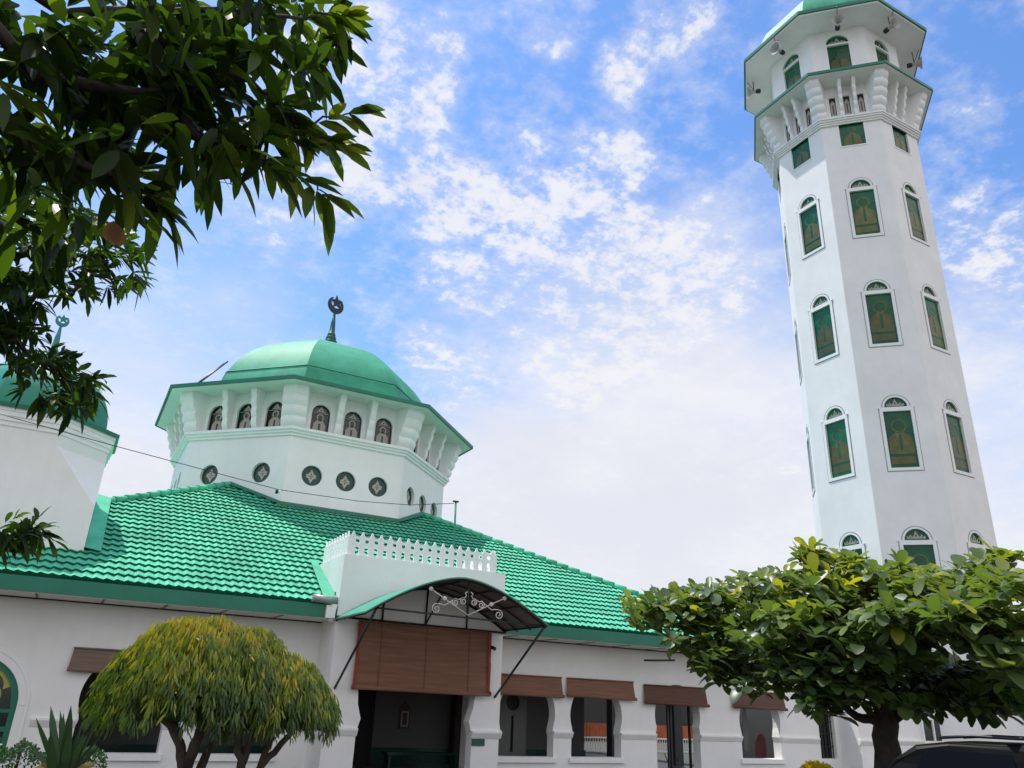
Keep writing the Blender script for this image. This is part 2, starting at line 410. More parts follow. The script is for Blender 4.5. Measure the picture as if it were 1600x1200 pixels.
def loudspeaker(loc, n, label):
    n = Vector((n[0], n[1], -.25)).normalized()
    t = thing('loudspeaker', loc, label, 'loudspeaker', 'horn loudspeakers under the minaret canopy')
    q = n.to_track_quat('Z', 'Y').to_matrix().to_4x4(); M = Matrix.Translation(Vector(loc)) @ q
    MB().lathe([(.07,-.1),(.09,0),(.13,.12),(.2,.24),(.31,.32),(.33,.33),(.3,.31),(.19,.22),(.11,.1),(.06,0),(.001,0)], 22, M).build('horn', HORN, t)
    MB().lathe([(.001,-.34),(.1,-.34),(.12,-.3),(.12,-.14),(.07,-.08)], 16, M).build('driver', BLACK, t)
    b = MB(); p = Vector(loc); b.tube([p, p+Vector((0,0,.35)), (p.x, p.y, 33.02)], .022, 6)
    b.tube([p+Vector((0,0,.12)), (mx+(p.x-mx)*1.09, my+(p.y-my)*1.09, 33.12)], .016, 6); b.build('bracket', BLACK, t)
    return t
for (ax, ay), z, lb in [((-2.85,-2.8), 32.35, 'grey horn loudspeaker facing forward under the canopy above the nearest face'),
                        ((-4.0,-.2), 32.35, 'grey horn loudspeaker under the canopy edge at the upper left, second from the left'),
                        ((-3.0,2.5), 32.35, 'leftmost grey horn loudspeaker under the minaret canopy'),
                        ((-.6,-3.95), 32.35, 'grey horn loudspeaker seen sideways under the canopy, second from the right'),
                        ((2.3,-3.15), 32.2, 'rightmost grey horn loudspeaker hanging at the canopy corner against the sky')]:
    loudspeaker((mx+ax, my+ay, z), (ax, ay), lb)

# ------------------------------------------------------------------ MOSQUE HALL
cx, cy, a = 6.735, 28.1, 4.55
hall = thing('mosque_hall', (cx, 18, 0), 'white mosque hall with green tiled hip roof, octagonal drum and pale green dome', 'mosque')
YW = 18.0
def horseshoe(c, half=.815, zc=1.38, neck=.74, zn=.97, low=.775, sill=.4, n=26):
    a0 = -math.asin((zc-zn)/half*.99)*1.0
    pts = [(c-low, sill), (c+low, sill), (c+low, .86), (c+neck, zn)]
    ang0 = atan2(zn-zc, neck)
    for k in range(1, n):
        t = ang0+(pi-2*ang0)*k/n; pts.append((c+half*cos(t), zc+half*sin(t)))
    return pts+[(c-neck, zn), (c-low, .86)]
arches = [1.33, 3.54, 10.45, 12.53, 18.32]
holes = [horseshoe(c) for c in arches]+[horseshoe(15.24, .8, 1.45, .78, 1.0, .76, .0)]
gl = [(-2.12, .22), (-.48, .22)]+circ(-1.3, 1.2, .82, 24, 0, pi)
holes.append(gl); holes.append(rect(20.75, .42, 21.45, 1.75))
outer = [(-7, 0), (14.48, 0)]+[(14.481, .001), (15.999, .001)]+[(16, 0), (25, 0), (25, 3.09), (-7, 3.09)]
mb = MB(); holes[5] = [(x, max(z, .02)) for x, z in holes[5]]
v, f = shape([rect(-7, 0, 5.3, 3.09)]+[h for h in holes if h[0][0] < 5], .3, -.3); mb.add(v, f, FRONT(0, YW, 0))
v, f = shape([rect(8.8, 0, 31, 3.09)]+[h for h in holes if h[0][0] > 5], .3, -.3); mb.add(v, f, FRONT(0, YW, 0))
mb.box((-7, 18.3, 0), (-6.7, 38, 3.09))
mb.build('front_wall', WHITE, hall)
# sills and ledge mouldings
for c in arches:
    mb = MB(); mb.box((c-.85, YW-.06, .28), (c+.85, YW+.32, .395)); mb.build('sill', WHITE2, hall)
def ledge(mb, x0, x1, y=YW):
    mb.add([(x0,y+.05,.83),(x1,y+.05,.83),(x1,y+.05,.99),(x0,y+.05,.99),(x0,y-.015,.84),(x1,y-.015,.84),(x1,y-.07,.95),(x0,y-.07,.95),(x0,y-.07,.985),(x1,y-.07,.985)],
           [(0,1,5,4),(4,5,6,7),(7,6,9,8),(8,9,2,3),(0,4,7,8,3),(1,2,9,6,5)])
for x0, x1 in [(-.2,.55),(2.1,2.78),(4.32,5.1),(9.0,9.7),(11.2,11.78),(13.28,14.45),(16.0,17.55),(19.1,20.7),(22.6,31)]:
    mb = MB(); ledge(mb, x0, x1); mb.build('ledge_moulding', WHITE2, hall)
mb = MB(); v, f = shape([arc_band(-1.3, 1.2, .96, 1.0, 30)], .03, 0); mb.add(v, f, FRONT(0, YW, 0)); v, f = shape([arc_band(-1.3, 1.2, .83, .97, 30)], .012, 0); mb.add(v, f, FRONT(0, YW, 0))
mb.box((-.34, YW-.03, .3), (-.3, YW, 1.2)); mb.build('arch_moulding', WHITE2, hall)
# arched glazed window at far left
gw = [('frame', [([[(-.82, 0), (.82, 0)]+circ(0, .98, .82, 24, 0, pi), [(-.72, .9), (.72, .9)]+circ(0, 1.0, .7, 24, .06, pi-.06), rect(-.72, .1, .72, .52), rect(-.72, .6, .72, .84)], .07, -.14)], GREEN),
      ('pane', [([[(-.8, .02), (.8, .02)]+circ(0, .98, .79, 24, 0, pi)], .02, -.15)], GLASSD),
      ('motif', [([circ(.35+.0, 1.35, .3, 14, -.2, 1.8)+circ(.28, 1.28, .24, 14, -.2, 1.8)[::-1]], .008, -.125),
                 ([circ(.3, 1.12, .22, 14, -1.4, .9)+circ(.2, 1.08, .2, 14, -1.4, .9)[::-1]], .008, -.125)], paint('yellow_glass_motif', (.4, .38, .05), .4, .1, 3, 0))]
make_window(hall, FRONT(-1.3, YW, .22), gw, 'arched_window')
# grille window
mb = MB()
for k in range(5): mb.box((20.78+k*.155, YW+.1, .42), (20.8+k*.155, YW+.12, 1.75))
for z in (.75, 1.1, 1.45): mb.box((20.75, YW+.095, z), (21.45, YW+.1, z+.02))
mb.build('window_grille', BLACK, hall)
MB().box((20.7, YW+.2, .4), (21.5, YW+.22, 1.8)).build('dark_pane', GLASSD, hall)
# projecting pier and framed window of the annex
mb = MB(); mb.box((21.6, 17.25, 0), (22.3, YW+.02, 3.0)); mb.build('pier', WHITE, hall)
mb = MB(); ledge(mb, 21.56, 22.34, 17.25); mb.build('pier_ledge', WHITE2, hall)
def plainwin(x, z, w, h, nx=2):
    make_window(hall, FRONT(x, YW, z), [('frame', [([rect(0, 0, w, h)]+[rect(.07+k*(w-.07)/nx, .07, (k+1)*(w-.07)/nx, h-.07) for k in range(nx)], .08, .0)], WHITE2),
        ('pane', [([rect(.03, .03, w-.03, h-.03)], .02, .01)], GLASSD)])
plainwin(22.55, .42, 1.1, 1.35, 1); plainwin(29.7, .4, 1.6, 1.35, 3); plainwin(25.6, .9, 1.2, .8, 2)
# floor, inner wall, ceiling
mb = MB(); mb.box((-6.7, 18.3, 0), (17.6, 39, .03)); mb.build('verandah_floor', FLOOR, hall)
IY = 20.6
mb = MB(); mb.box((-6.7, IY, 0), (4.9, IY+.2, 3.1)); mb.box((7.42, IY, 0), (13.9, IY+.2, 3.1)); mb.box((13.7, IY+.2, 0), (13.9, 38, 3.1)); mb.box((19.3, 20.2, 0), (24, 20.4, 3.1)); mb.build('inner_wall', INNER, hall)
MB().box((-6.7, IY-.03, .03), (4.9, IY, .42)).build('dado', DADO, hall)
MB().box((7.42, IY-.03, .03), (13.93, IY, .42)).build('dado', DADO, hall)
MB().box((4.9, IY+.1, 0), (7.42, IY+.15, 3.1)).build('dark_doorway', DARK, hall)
mb = MB(); mb.box((-6.7, 18.0, 3.095), (17.6, 38.8, 3.13)); mb.build('ceiling', CREAM, hall)
for x in (17.4,):
    for y in (20.7, 24, 28, 32, 36):
        if x > 16 or y < 21: MB().box((x-.16, y-.16, 0), (x+.16, y+.16, 3.09)).build('column', INNER, hall)
# soffit with dark battens
mb = MB(); mb.box((-4.3, 17.03, 3.11), (17.7, 18.02, 3.14)); mb.build('soffit', CREAM, hall)
mb = MB(); x = -4.0
while x < 17.6:
    if not 5.0 < x < 9.1: mb.box((x-.02, 17.05, 3.1), (x+.02, 17.99, 3.11))
    x += 1.13
mb.box((-4.3, 17.93, 3.085), (5.0, 17.99, 3.109)); mb.box((9.1, 17.93, 3.085), (17.7, 17.99, 3.109))
mb.build('soffit_batten', BLACK, hall)
H = 11.1; X0, X1, Y0, Y1 = cx-H, cx+H, cy-H, cy+H
mb = MB(); mb.box((X0, Y0-.02, 3.13), (X1, Y0+.04, 3.4)); mb.box((X1-.04, Y0+.04, 3.13), (X1+.02, Y1, 3.4)); mb.box((X0-.02, Y0+.04, 3.13), (X0+.04, Y1, 3.4)); mb.build('fascia', GREEN, hall)
# tiled roof: four wavy stepped slopes
ZE, KS = 3.44, .5157; s0 = a*.7071; ZA = ZE+KS*(H-s0)
LIPS = []
def slope_tiles(mb, M, fine=True):
    # local: u along eave (-H..H), d distance in from eave (0..H-s0), height; M maps (u, -H+d, z)
    dy = .302; nrow = int((H-s0)/dy+.999); per = .185
    for r in range(nrow):
        d0, d1 = r*dy, min((r+1)*dy, H-s0)
        w0, w1 = H-d0, H-d1
        us = np.arange(-w0, w0+per/6, per/6 if fine else per*2)
        z0, z1 = ZE+KS*d0, ZE+KS*d1; top = []; low = []; lip = []
        for u in us:
            ph = (u/per) % 1.0; wv = .03*(.5+.5*sin(2*pi*ph)+.15*sin(4*pi*ph)) if fine else 0
            sk = .03*sin(2*pi*ph)*(1-.3*cos(2*pi*ph)) if fine else 0
            a0 = max(-w0, min(w0, u)); a1 = max(-w1, min(w1, u))
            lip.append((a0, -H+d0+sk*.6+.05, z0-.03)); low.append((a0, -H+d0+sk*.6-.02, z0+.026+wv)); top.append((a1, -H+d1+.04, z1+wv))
        n = len(us); v = lip+low+top
        f = [(i, i+1, n+i+1, n+i) for i in range(n-1)]+[(n+i, n+i+1, 2*n+i+1, 2*n+i) for i in range(n-1)]
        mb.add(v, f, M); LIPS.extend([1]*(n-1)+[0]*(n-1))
mb = MB()
C = Matrix.Translation((cx, cy, 0))
for k in range(4): slope_tiles(mb, C @ Matrix.Rotation(pi/2*k, 4, 'Z'), k in (0, 1, 3))
roof = mb.build('roof', TILE, hall)
roof.data.materials.append(paint('tile_lip_painted_shade', (.006, .15, .085), .8, .2, 3, 0))  # shade under each tile row, put into the colour of the lip faces
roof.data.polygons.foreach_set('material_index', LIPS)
# hip caps
for sx, sy in ((-1,-1),(1,-1),(1,1),(-1,1)):
    mb = MB(); L_ = H-s0; n = 30
    for i in range(n):
        u0, u1 = i/n, (i+1)/n+.006
        p = [Vector((cx+sx*(H-L_*u), cy+sy*(H-L_*u), ZE+KS*L_*u+.05)) for u in (u0, u1)]
        mb.tube([p[0], p[1]], [.105, .075], 10)
    mb.build('hip_cap', TILE, roof)
# drum
mb = MB(); Wd = a*T8
rounds = {'front': (-1.07, .02, 1.1), 'fl': (-.88, 1.0), 'fr': (-1.07, .02, 1.1), 'left': (-1.07, 0, 1.07), 'right': (-1, 1), 'bl': (), 'br': (), 'back': ()}
for nm, n in NORM.items():
    v, f = shape([rect(-Wd, 3.6, Wd, 9.1)]+[circ(s, 7.89, .325, 26) for s in rounds[nm]], .16, -.16); mb.add(v, f, facem(cx, cy, a, n))
drum = mb.build('drum', WHITE, hall)
mb = MB()
for k in range(4):
    Mk = C @ Matrix.Rotation(pi/2*k, 4, 'Z'); e = .045; t_ = a*T8
    zf = lambda y: ZE+KS*(y+H)
    pts = [(-s0-.02, -s0-.02), (-t_, -a), (t_, -a), (s0+.02, -s0-.02)]
    v = []
    for (x, y) in pts:
        r_ = hypot(x, y); k_ = (r_+e)/r_; v += [(x*(k_+.02), y*(k_+.02), zf(y)+.03), (x*k_, y*k_, zf(y)+.13), (x*.99, y*.99, zf(y)+.14)]
    mb.add(v, [(3*i+j, 3*i+3+j, 3*i+4+j, 3*i+1+j) for i in range(3) for j in range(2)], Mk)
mb.build('flashing', GREEN, hall)
star = []
for k in range(24):
    t = 2*pi*k/24+pi/2; rr = [.2, .13, .1, .17, .1, .13][k % 6] if k % 12 else .23
    star.append((rr*cos(t)*.75, rr*sin(t)))
diam = [(0, .23), (.05, .13), (.09, .07), (.15, .05), (.17, .02), (.12, 0), (.17, -.02), (.15, -.05), (.09, -.07), (.05, -.13), (0, -.23), (-.05, -.13), (-.09, -.07), (-.15, -.05), (-.17, -.02), (-.12, 0), (-.17, .02), (-.15, .05), (-.09, .07), (-.05, .13)]
RW = [('frame', [([circ(0, 0, .325, 26), circ(0, 0, .312, 26)], .02, -.12)], IRON), ('pane', [([circ(0, 0, .31, 26)], .02, -.13)], GLASSR),
      ('motif', [([diam, [(-.035, .035), (.035, .035), (0, .1)], [(-.035, -.035), (.035, -.035), (0, -.1)], rect(-.08, -.01, .08, .01)], .01, -.11)], BEIGE)]
proto = None
for nm, ss in rounds.items():
    for s in ss:
        M = facem(cx, cy, a, NORM[nm], s, 7.89)
        proto = make_window(hall, M, RW, 'round_window') if proto is None else (copy_window(proto, hall, M), proto)[1]
mb = MB(); octloft(mb, cx, cy, [(a-.1,9.06),(a+.06,9.06),(a+.06,9.13),(a+.12,9.15),(a+.12,9.21),(a+.18,9.23),(a+.18,9.32),(a-.3,9.32)]); mb.build('drum_cornice', WHITE2, hall)
ar = a-.04; Wa = ar*T8; WS = (-1.04, .03, 1.1)
mb = MB()
def awin(s): return [(s-.3, 9.32), (s+.3, 9.32)]+circ(s, 9.97, .3, 16, 0, pi)
for nm, n in NORM.items():
    v, f = shape([rect(-Wa, 9.2, Wa, 10.66)]+[awin(s) for s in WS], .16, -.16); mb.add(v, f, facem(cx, cy, ar, n))
mb.build('clerestory_wall', WHITE, hall)
body = [(-.2, .03), (.2, .03), (.2, .3), (.12, .4), (.07, .47), (-.07, .47), (-.12, .4), (-.2, .3)]
AW = [('pane', [([[(-.3, 0), (.3, 0)]+circ(0, .65, .3, 16, 0, pi)], .02, -.13)], GLASSD),
      ('frame', [([[(-.3, 0), (.3, 0)]+circ(0, .65, .3, 16, 0, pi), [(-.27, .02), (.27, .02), (.27, .63)]+circ(0, .65, .27, 14, .05, pi-.05)], .04, -.12),
                 ([rect(-.27, .665, .27, .69)], .02, -.11)], IRON),
      ('motif', [([body, rect(-.03, .05, .03, .33)], .01, -.1), ([circ(0, .54, .12, 18), circ(0, .54, .075, 18)], .01, -.1),
                 ([[(-.16, .72), (.16, .72), (.1, .77), (.0, .9), (-.1, .77)], [(-.03, .76), (.03, .76), (0, .82)]], .01, -.1), ([rect(-.26, .668, .26, .686)], .006, -.088)], BEIGE)]
proto = None
for nm in ('front', 'fl', 'left', 'fr', 'right', 'bl'):
    for s in WS:
        M = facem(cx, cy, ar, NORM[nm], s, 9.32)
        proto = make_window(hall, M, AW, 'arched_window') if proto is None else (copy_window(proto, hall, M), proto)[1]
pf = flare(9.33, 10.6, .16, .58, 4, .06, 32)+[(.68, 10.63)]
for k in range(8): corner_pilaster(cx, cy, ar, k, pf, .42).build('pilaster', WHITE2, hall)
for nm, n in NORM.items():
    for s in (-.51, .56): face_pilaster(cx, cy, ar, n, s, flare(9.33, 10.64, .16, .5, 4, .05, 24), .19).build('pilaster', WHITE2, hall)
mb = MB(); octloft(mb, cx, cy, [(a-.3,10.63),(5.42,10.6),(5.43,10.66),(4.2,10.8)]); mb.build('dome_eave', CREAM, hall)
mb = MB(); octloft(mb, cx, cy, [(5.41,10.59),(5.49,10.59),(5.49,10.70),(4.2,10.84)]); mb.build('eave_edge', GREEN, hall)
DP = [(4.0,10.78),(3.98,11.1),(3.86,11.6),(3.63,12.15),(3.28,12.68),(2.82,13.15),(2.22,13.58),(1.5,13.92),(.75,14.14),(.02,14.24)]
def smoothprof(P, n=5):
    out = []
    for i in range(len(P)-1):
        p0, p1, p2, p3 = P[max(i-1,0)], P[i], P[i+1], P[min(i+2, len(P)-1)]
        for k in range(n):
            t = k/n; out.append(tuple(.5*((2*p1[j])+(-p0[j]+p2[j])*t+(2*p0[j]-5*p1[j]+4*p2[j]-p3[j])*t*t+(-p0[j]+3*p1[j]-3*p2[j]+p3[j])*t**3) for j in (0, 1)))
    return out+[P[-1]]
dome = octdome(MB(), cx, cy, smoothprof(DP)).build('dome', DOMEG, hall)
mb = MB(); octloft(mb, cx, cy, [(3.79,11.82),(3.81,11.83),(3.775,11.86)]); mb.build('seam', GREEN, dome)

def finial(name, parent, x, y, z, h, mat, rot=0., hs=1.):
    k = h/2.3; fo = MB()
    M = Matrix.Translation((x, y, z)) @ Matrix.Scale(k, 4)
    fo.lathe([(.001,-.15),(.38,-.12),(.2,0),(.3,.08),(.32,.18),(.2,.27),(.24,.31),(.24,.37),(.15,.41),(.19,.46),(.19,.52),(.13,.56),(.16,.61),(.13,.69),(.11,.71),(.085,1.1),(.035,1.55),(.001,1.55)], 18, M)
    o = fo.build(name, mat, parent)
    # crescent and star
    q = Matrix.Translation((x, y, z)) @ Matrix.Rotation(rot, 4, 'Z') @ Matrix.Scale(k, 4) @ Matrix.Rotation(pi/2, 4, 'X')
    q = q @ Matrix.Translation((0, 1.55, 0)) @ Matrix.Scale(hs, 4) @ Matrix.Translation((0, -1.55, 0))
    R = .34; a0, a1 = radians(125), radians(395+20)
    out = circ(0, 1.87, R, 34, radians(130), radians(410)); inn = circ(.0, 1.96, R*.64, 34, radians(124), radians(416))[::-1]
    v, f = shape([out+inn], .06, -.03); MB().add(v, f, q).build('crescent', IRON if h > 2 else mat, o)
    st = []
    for i in range(10):
        t = pi/2+.15+2*pi*i/10; rr = .29 if i % 2 == 0 else .125; st.append((.03+rr*cos(t), 2.0+rr*sin(t)))
    v, f = shape([st], .05, -.025); MB().add(v, f, q).build('star', IRON if h > 2 else mat, o)
    return o
finial('finial', hall, cx, cy, 14.22, 2.5, DKGREEN, .35)
# ladder lying on the dome side
lad = thing('ladder', (2.0, 26.2, 10.8), 'small dark ladder leaning on the left side of the large dome', 'ladder')
p0 = Vector((1.85, 26.6, 10.85)); p1 = Vector((2.95, 26.9, 12.35)); sd = Vector((-.3, 1, 0)).normalized()*.3
mb = MB(); [mb.tube([p0+s, p1+s], .03, 6) for s in (Vector(), sd)]; mb.build('rail', BLACK, lad)
mb = MB(); [mb.tube([p0.lerp(p1, u), p0.lerp(p1, u)+sd], .022, 6) for u in np.linspace(.08, .95, 8)]; mb.build('rung', BLACK, lad)
# gutter end and downpipe
mb = MB(); prof = circ(0, 0, .1, 12, pi, 2*pi)
mb.tube([(4.45, 16.92, 3.5), (4.99, 16.9, 3.48)], .085, 12); mb.build('gutter_end', GREYM, hall)
mb = MB(); mb.tube([(4.94, 16.93, 3.42), (4.93, 16.97, 3.2), (4.93, 17.0, 3.05)], [.08, .06, .055], 10); mb.box((4.78, 16.9, 3.12), (4.98, 17.06, 3.38)); mb.build('downpipe', WHITE2, hall)

# ------------------------------------------------------------------ PORCH
PX0, PX1, PY = 5.03, 9.08, 16.9
porch = thing('entrance_porch', (7.05, PY, 0), 'white box porch of the mosque entrance with a pierced balustrade on top', 'porch')
op = [(5.72, .02), (8.4, .02), (8.4, .9), (8.31, 1.17), (8.4, 1.45), (8.44, 1.75), (8.4, 2.1), (8.2, 2.5), (7.8, 2.8), (7.05, 3.0), (6.3, 2.8), (5.9, 2.5), (5.7, 2.1), (5.67, 1.75), (5.7, 1.45), (5.79, 1.17), (5.72, .9)]
mb = MB(); v, f = shape([rect(PX0, 0, PX1, 4.5), op], .28, -.28); mb.add(v, f, FRONT(0, PY, 0))
mb.box((PX0, PY+.28, 0), (PX0+.25, YW, 4.5)); mb.box((PX1-.25, PY+.28, 0), (PX1, YW, 4.5))
mb.box((PX0, YW, 3.14), (PX0+.25, 19.3, 4.5)); mb.box((PX1-.25, YW, 3.14), (PX1, 19.3, 4.5)); mb.box((PX0+.25, PY+.28, 4.3), (PX1-.25, 19.4, 4.46))
mb.build('wall', WHITE, porch)
for x0, x1, bx in ((PX0-.05, 5.74, (PX0-.055, PX0+.01)), (8.38, PX1+.05, (PX1-.01, PX1+.055))):
    mb = MB(); ledge(mb, x0, x1, PY); mb.build('ledge_moulding', WHITE2, porch)
    MB().box((bx[0], PY+.045, .84), (bx[1], YW, .983)).build('side_ledge', WHITE2, porch)
# pierced balustrade: panel with scalloped top
def balus(L_, n):
    p = L_/n; top = []
    for k in range(n):
        c = (k+.5)*p
        top += [(c-.5*p, .425), (c-.3*p, .43), (c-.17*p, .46), (c-.08*p, .52), (c, .54), (c+.08*p, .52), (c+.17*p, .46), (c+.3*p, .43)]
    top.append((L_, .425))
    polys = [[(0, 0), (L_, 0)]+top[::-1]]
    for k in range(1, n):
        x = k*p; polys.append(circ(x, .335, .05, 14)); w = .044
        polys.append([(x-w, .02), (x+w, .02)]+circ(x, .165, w, 8, 0, pi))
    for k in range(n):
        x = (k+.5)*p; polys += [circ(x, .40, .012, 8), circ(x, .25, .012, 8)]
    return polys
mb = MB(); v, f = shape(balus(3.76, 17), .035, -.05); mb.add(v, f, FRONT(5.09, PY+.04, 4.5)); mb.build('balustrade', WHITE2, porch)
mb = MB(); v, f = shape(balus(1.9, 9), .035, -.05); mb.add(v, f, frame_m((PX0+.06, 18.9, 4.5), (-1, 0))); mb.build('balustrade', WHITE2, porch)
mb = MB(); v, f = shape(balus(1.9, 9), .035, -.05); mb.add(v, f, frame_m((8.88, PY+.08, 4.5), (1, 0))); mb.build('balustrade', WHITE2, porch)
# flashing beside porch on roof
mb = MB(); mb.box((PX0-.03, PY+.3, 3.5), (PX0-.005, 17.2, 3.7)); mb.add([(4.72, 17.0, 3.53), (5.02, 17.0, 3.53), (5.02, 19.2, 4.66), (4.86, 19.2, 4.66)], [(0,1,2,3)]); mb.build('flashing', TILE, hall)

tag(MB().add(*shape([rect(0, 0, .32, .14)], .02, 0), FRONT(8.4, PY-.005, .69)).build('plaque', DKGREEN), 'small dark green plaque on the right pillar of the porch', 'plaque')
sc = thing('security_camera', (8.8, PY, 2.76), 'small dark security camera on the upper right pillar of the porch', 'camera')
MB().tube([(8.74, PY, 2.78), (8.76, PY-.1, 2.78)], .03, 8).build('bracket', GREYM, sc)
MB().tube([(8.75, PY-.08, 2.78), (8.81, PY-.16, 2.74)], .04, 10).build('body', BLACK, sc)

# awning
aw = thing('awning', (7.05, PY, 3.1), 'curved green awning on dark iron struts over the mosque entrance', 'awning')
YF = 15.05; AX0, AX1 = 5.0, 9.14
def arcz(x):
    u = max(-1, min(1, (x-7.07)/2.07)); return 3.08+.06*(u+1)/2+.83*(1-abs(u)**1.65)
xs = np.linspace(AX0, AX1, 25)
def sheet(mb, zoff, th):
    v = []; f = []
    for y in (YF-.12, PY-.01):
        for x in xs: v += [(x, y, arcz(x)+zoff), (x, y, arcz(x)+zoff+th)]
    n = len(xs)
    for i in range(n-1):
        a0 = 2*i; b0 = 2*(n+i)
        f += [(a0, a0+2, b0+2, b0), (a0+1, b0+1, b0+3, a0+3), (a0, a0+1, a0+3, a0+2), (b0, b0+2, b0+3, b0+1)]
    f += [(0, 2*n, 2*n+1, 1), (2*n-2, 2*n-1, 4*n-1, 4*n-2)]
    return mb.add(v, f)
sheet(MB(), .03, .02).build('sheet', AWNT, aw)
mb = MB(); sheet(mb, .018, .01); mb.build('lining', AWNB, aw)
mb = MB(); mb.tube([(x, YF, arcz(x)) for x in xs], .022, 6)
mb.tube([(5.22, YF, 3.22), (9.12, YF, 3.17)], .02, 6); mb.tube([(7.22, YF, 3.2), (7.22, YF, arcz(7.22))], .02, 6); mb.build('front_frame', IRON, aw)
mb = MB(); mb.tube([(x, PY-.03, arcz(x)-.01) for x in xs], .025, 6); mb.tube([(AX0, PY-.03, 3.16), (AX1, PY-.03, 3.12)], .025, 6)
for x in (6.04, 7.07, 8.1): mb.tube([(x, PY-.03, 3.15), (x, PY-.03, arcz(x))], .022, 6)
mb.tube([(7.07, PY-.03, 3.15), (7.45, PY-.03, arcz(7.4))], .018, 6)
mb.build('wall_frame', BLACK, aw)
mb = MB()
for x in (5.02, 5.7, 6.4, 7.1, 7.8, 8.45, 9.1): mb.tube([(x, YF, arcz(x)-.0), (x, PY-.03, arcz(x)-.0)], .02, 6)
[mb.tube([(x, yy, arcz(x)-.012) for x in xs], .018, 6) for yy in (15.7, 16.3)]; mb.build('purlin', BLACK, aw)
MB().tube([(5.16, PY, 1.73), (5.24, YF, 3.2)], .026, 8).build('strut', IRON, aw)
MB().tube([(8.93, PY, 1.7), (9.1, YF, 3.15)], .026, 8).build('strut', IRON, aw)
def spiral(c, r0, r1, a0, turns, n=22):
    return [(c[0]+(r0+(r1-r0)*i/n)*cos(a0+2*pi*turns*i/n), c[1], c[2]+(r0+(r1-r0)*i/n)*sin(a0+2*pi*turns*i/n)) for i in range(n+1)]
mb = MB(); yo = YF-.04; c0 = (7.22, 3.24)
for s, ex, ez in ((-1, 6.33, 3.7), (1, 8.08, 3.67)):
    mb.tube([(c0[0], yo, c0[1]), (ex, yo, ez)], .013, 6)
    for u in (.62, .98):
        p = (c0[0]+(ex-c0[0])*u, yo, c0[1]+(ez-c0[1])*u)
        mb.lathe([(.001,-.02),(.045,-.02),(.045,.02),(.001,.02)], 10, Matrix.Translation(p) @ Matrix.Rotation(pi/2, 4, 'X'))
    for cxn, czn, rr in ((.12, 3.56, .075), (.3, 3.52, .075), (.72, 3.36, .1)):
        mb.tube(spiral((7.22+s*cxn, yo, czn-.05), rr, .02, pi/2, -s*1.5), .012, 5)
    mb.tube([(7.22+s*x, yo, z-.05) for x, z in ((.04, 3.76), (.09, 3.73), (.06, 3.68), (.1, 3.62), (.13, 3.63), (.24, 3.58), (.3, 3.6), (.45, 3.5), (.55, 3.44), (.62, 3.46), (.72, 3.46))], .012, 5)
mb.build('scroll_ornament', paint('ornament_white', (.6, .58, .53), .5, .1, 8, 0), aw)

# ------------------------------------------------------------------ blinds
def blind(x0, x1, z0, z1, y, mat, label, tilt=.05, binding=None, group='bamboo roll-up blinds on the mosque front'):
    t = thing('bamboo_blind', ((x0+x1)/2, y, z1), label, 'blind', group)
    M = frame_m(((x0+x1)/2, y, z0), (0, -1)); w = (x1-x0)/2; h = z1-z0
    v = []; nx = 8; nz = 6
    for j in range(nz+1):
        for i in range(nx+1):
            u = i/nx; q = j/nz
            v.append((-w+2*w*u+(1-q)*.03*(1 if u > .5 else -1), q*h, tilt*(1-q)+.006*sin(u*9+q*3)))
    f = [(j*(nx+1)+i, j*(nx+1)+i+1, (j+1)*(nx+1)+i+1, (j+1)*(nx+1)+i) for j in range(nz) for i in range(nx)]
    o = MB().add(v, f, None, True).build('slats', mat); o.parent = t; o.matrix_basis = Matrix.Translation(-Vector(t.location)) @ M
    mb = MB(); mb.tube([(-w-.04, .02, tilt+.03), (w+.04, .0, tilt+.03)], .042, 10); mb.tube([(-w-.01, h, .01), (w+.01, h, .01)], .018, 8)
    o = mb.build('roll', mat); o.parent = t; o.matrix_basis = Matrix.Translation(-Vector(t.location)) @ M
    if binding:
        for q in (-.42, .0, .42):
            o = MB().tube([(w*2*q*.8, 0, tilt+.012), (w*2*q*.8, h, .014)], .006, 5).build('cord', mat); o.parent = t; o.matrix_basis = Matrix.Translation(-Vector(t.location)) @ M
        for s in (-1, 1):
            mb = MB()
            mb.box((s*w-.035, 0, tilt+.004), (s*w+.035, h*.5, tilt+.012)); mb.box((s*w-.035, h*.5, tilt*.5+.012), (s*w+.035, h, tilt*.5+.02))
            mb.tube([(s*(w+.005), .02, tilt+.03), (s*(w+.05), .02, tilt+.03)], .05, 10)
            o = mb.build('edge_binding', binding); o.parent = t; o.matrix_basis = Matrix.Translation(-Vector(t.location)) @ M
    return t
blind(5.53, 8.7, 1.75, 3.1, PY-.05, BAMBOO, 'large brown bamboo blind with red edges lowered in the mosque entrance', .06, REDB)
blind(.23, 2.3, 1.84, 2.25, YW-.04, BAMBOO3, 'faded grey brown bamboo blind rolled up left of the drooping trees')
blind(2.5, 4.55, 1.84, 2.25, YW-.04, BAMBOO3, 'faded bamboo blind mostly hidden behind the drooping trees')
blind(9.25, 11.41, 1.8, 2.25, YW-.04, BAMBOO, 'short brown bamboo blind crossed by the right awning strut')
blind(11.58, 13.7, 1.82, 2.25, YW-.04, BAMBOO, 'short brown bamboo blind over the second arch right of the entrance')
blind(14.06, 16.24, 1.74, 2.2, YW-.04, BAMBOO2, 'dark red bamboo blind above the open arched doorway')
blind(17.25, 19.3, 1.74, 2.18, YW-.04, BAMBOO2, 'dark bamboo blind half hidden under the edge of the broad-leaved tree')

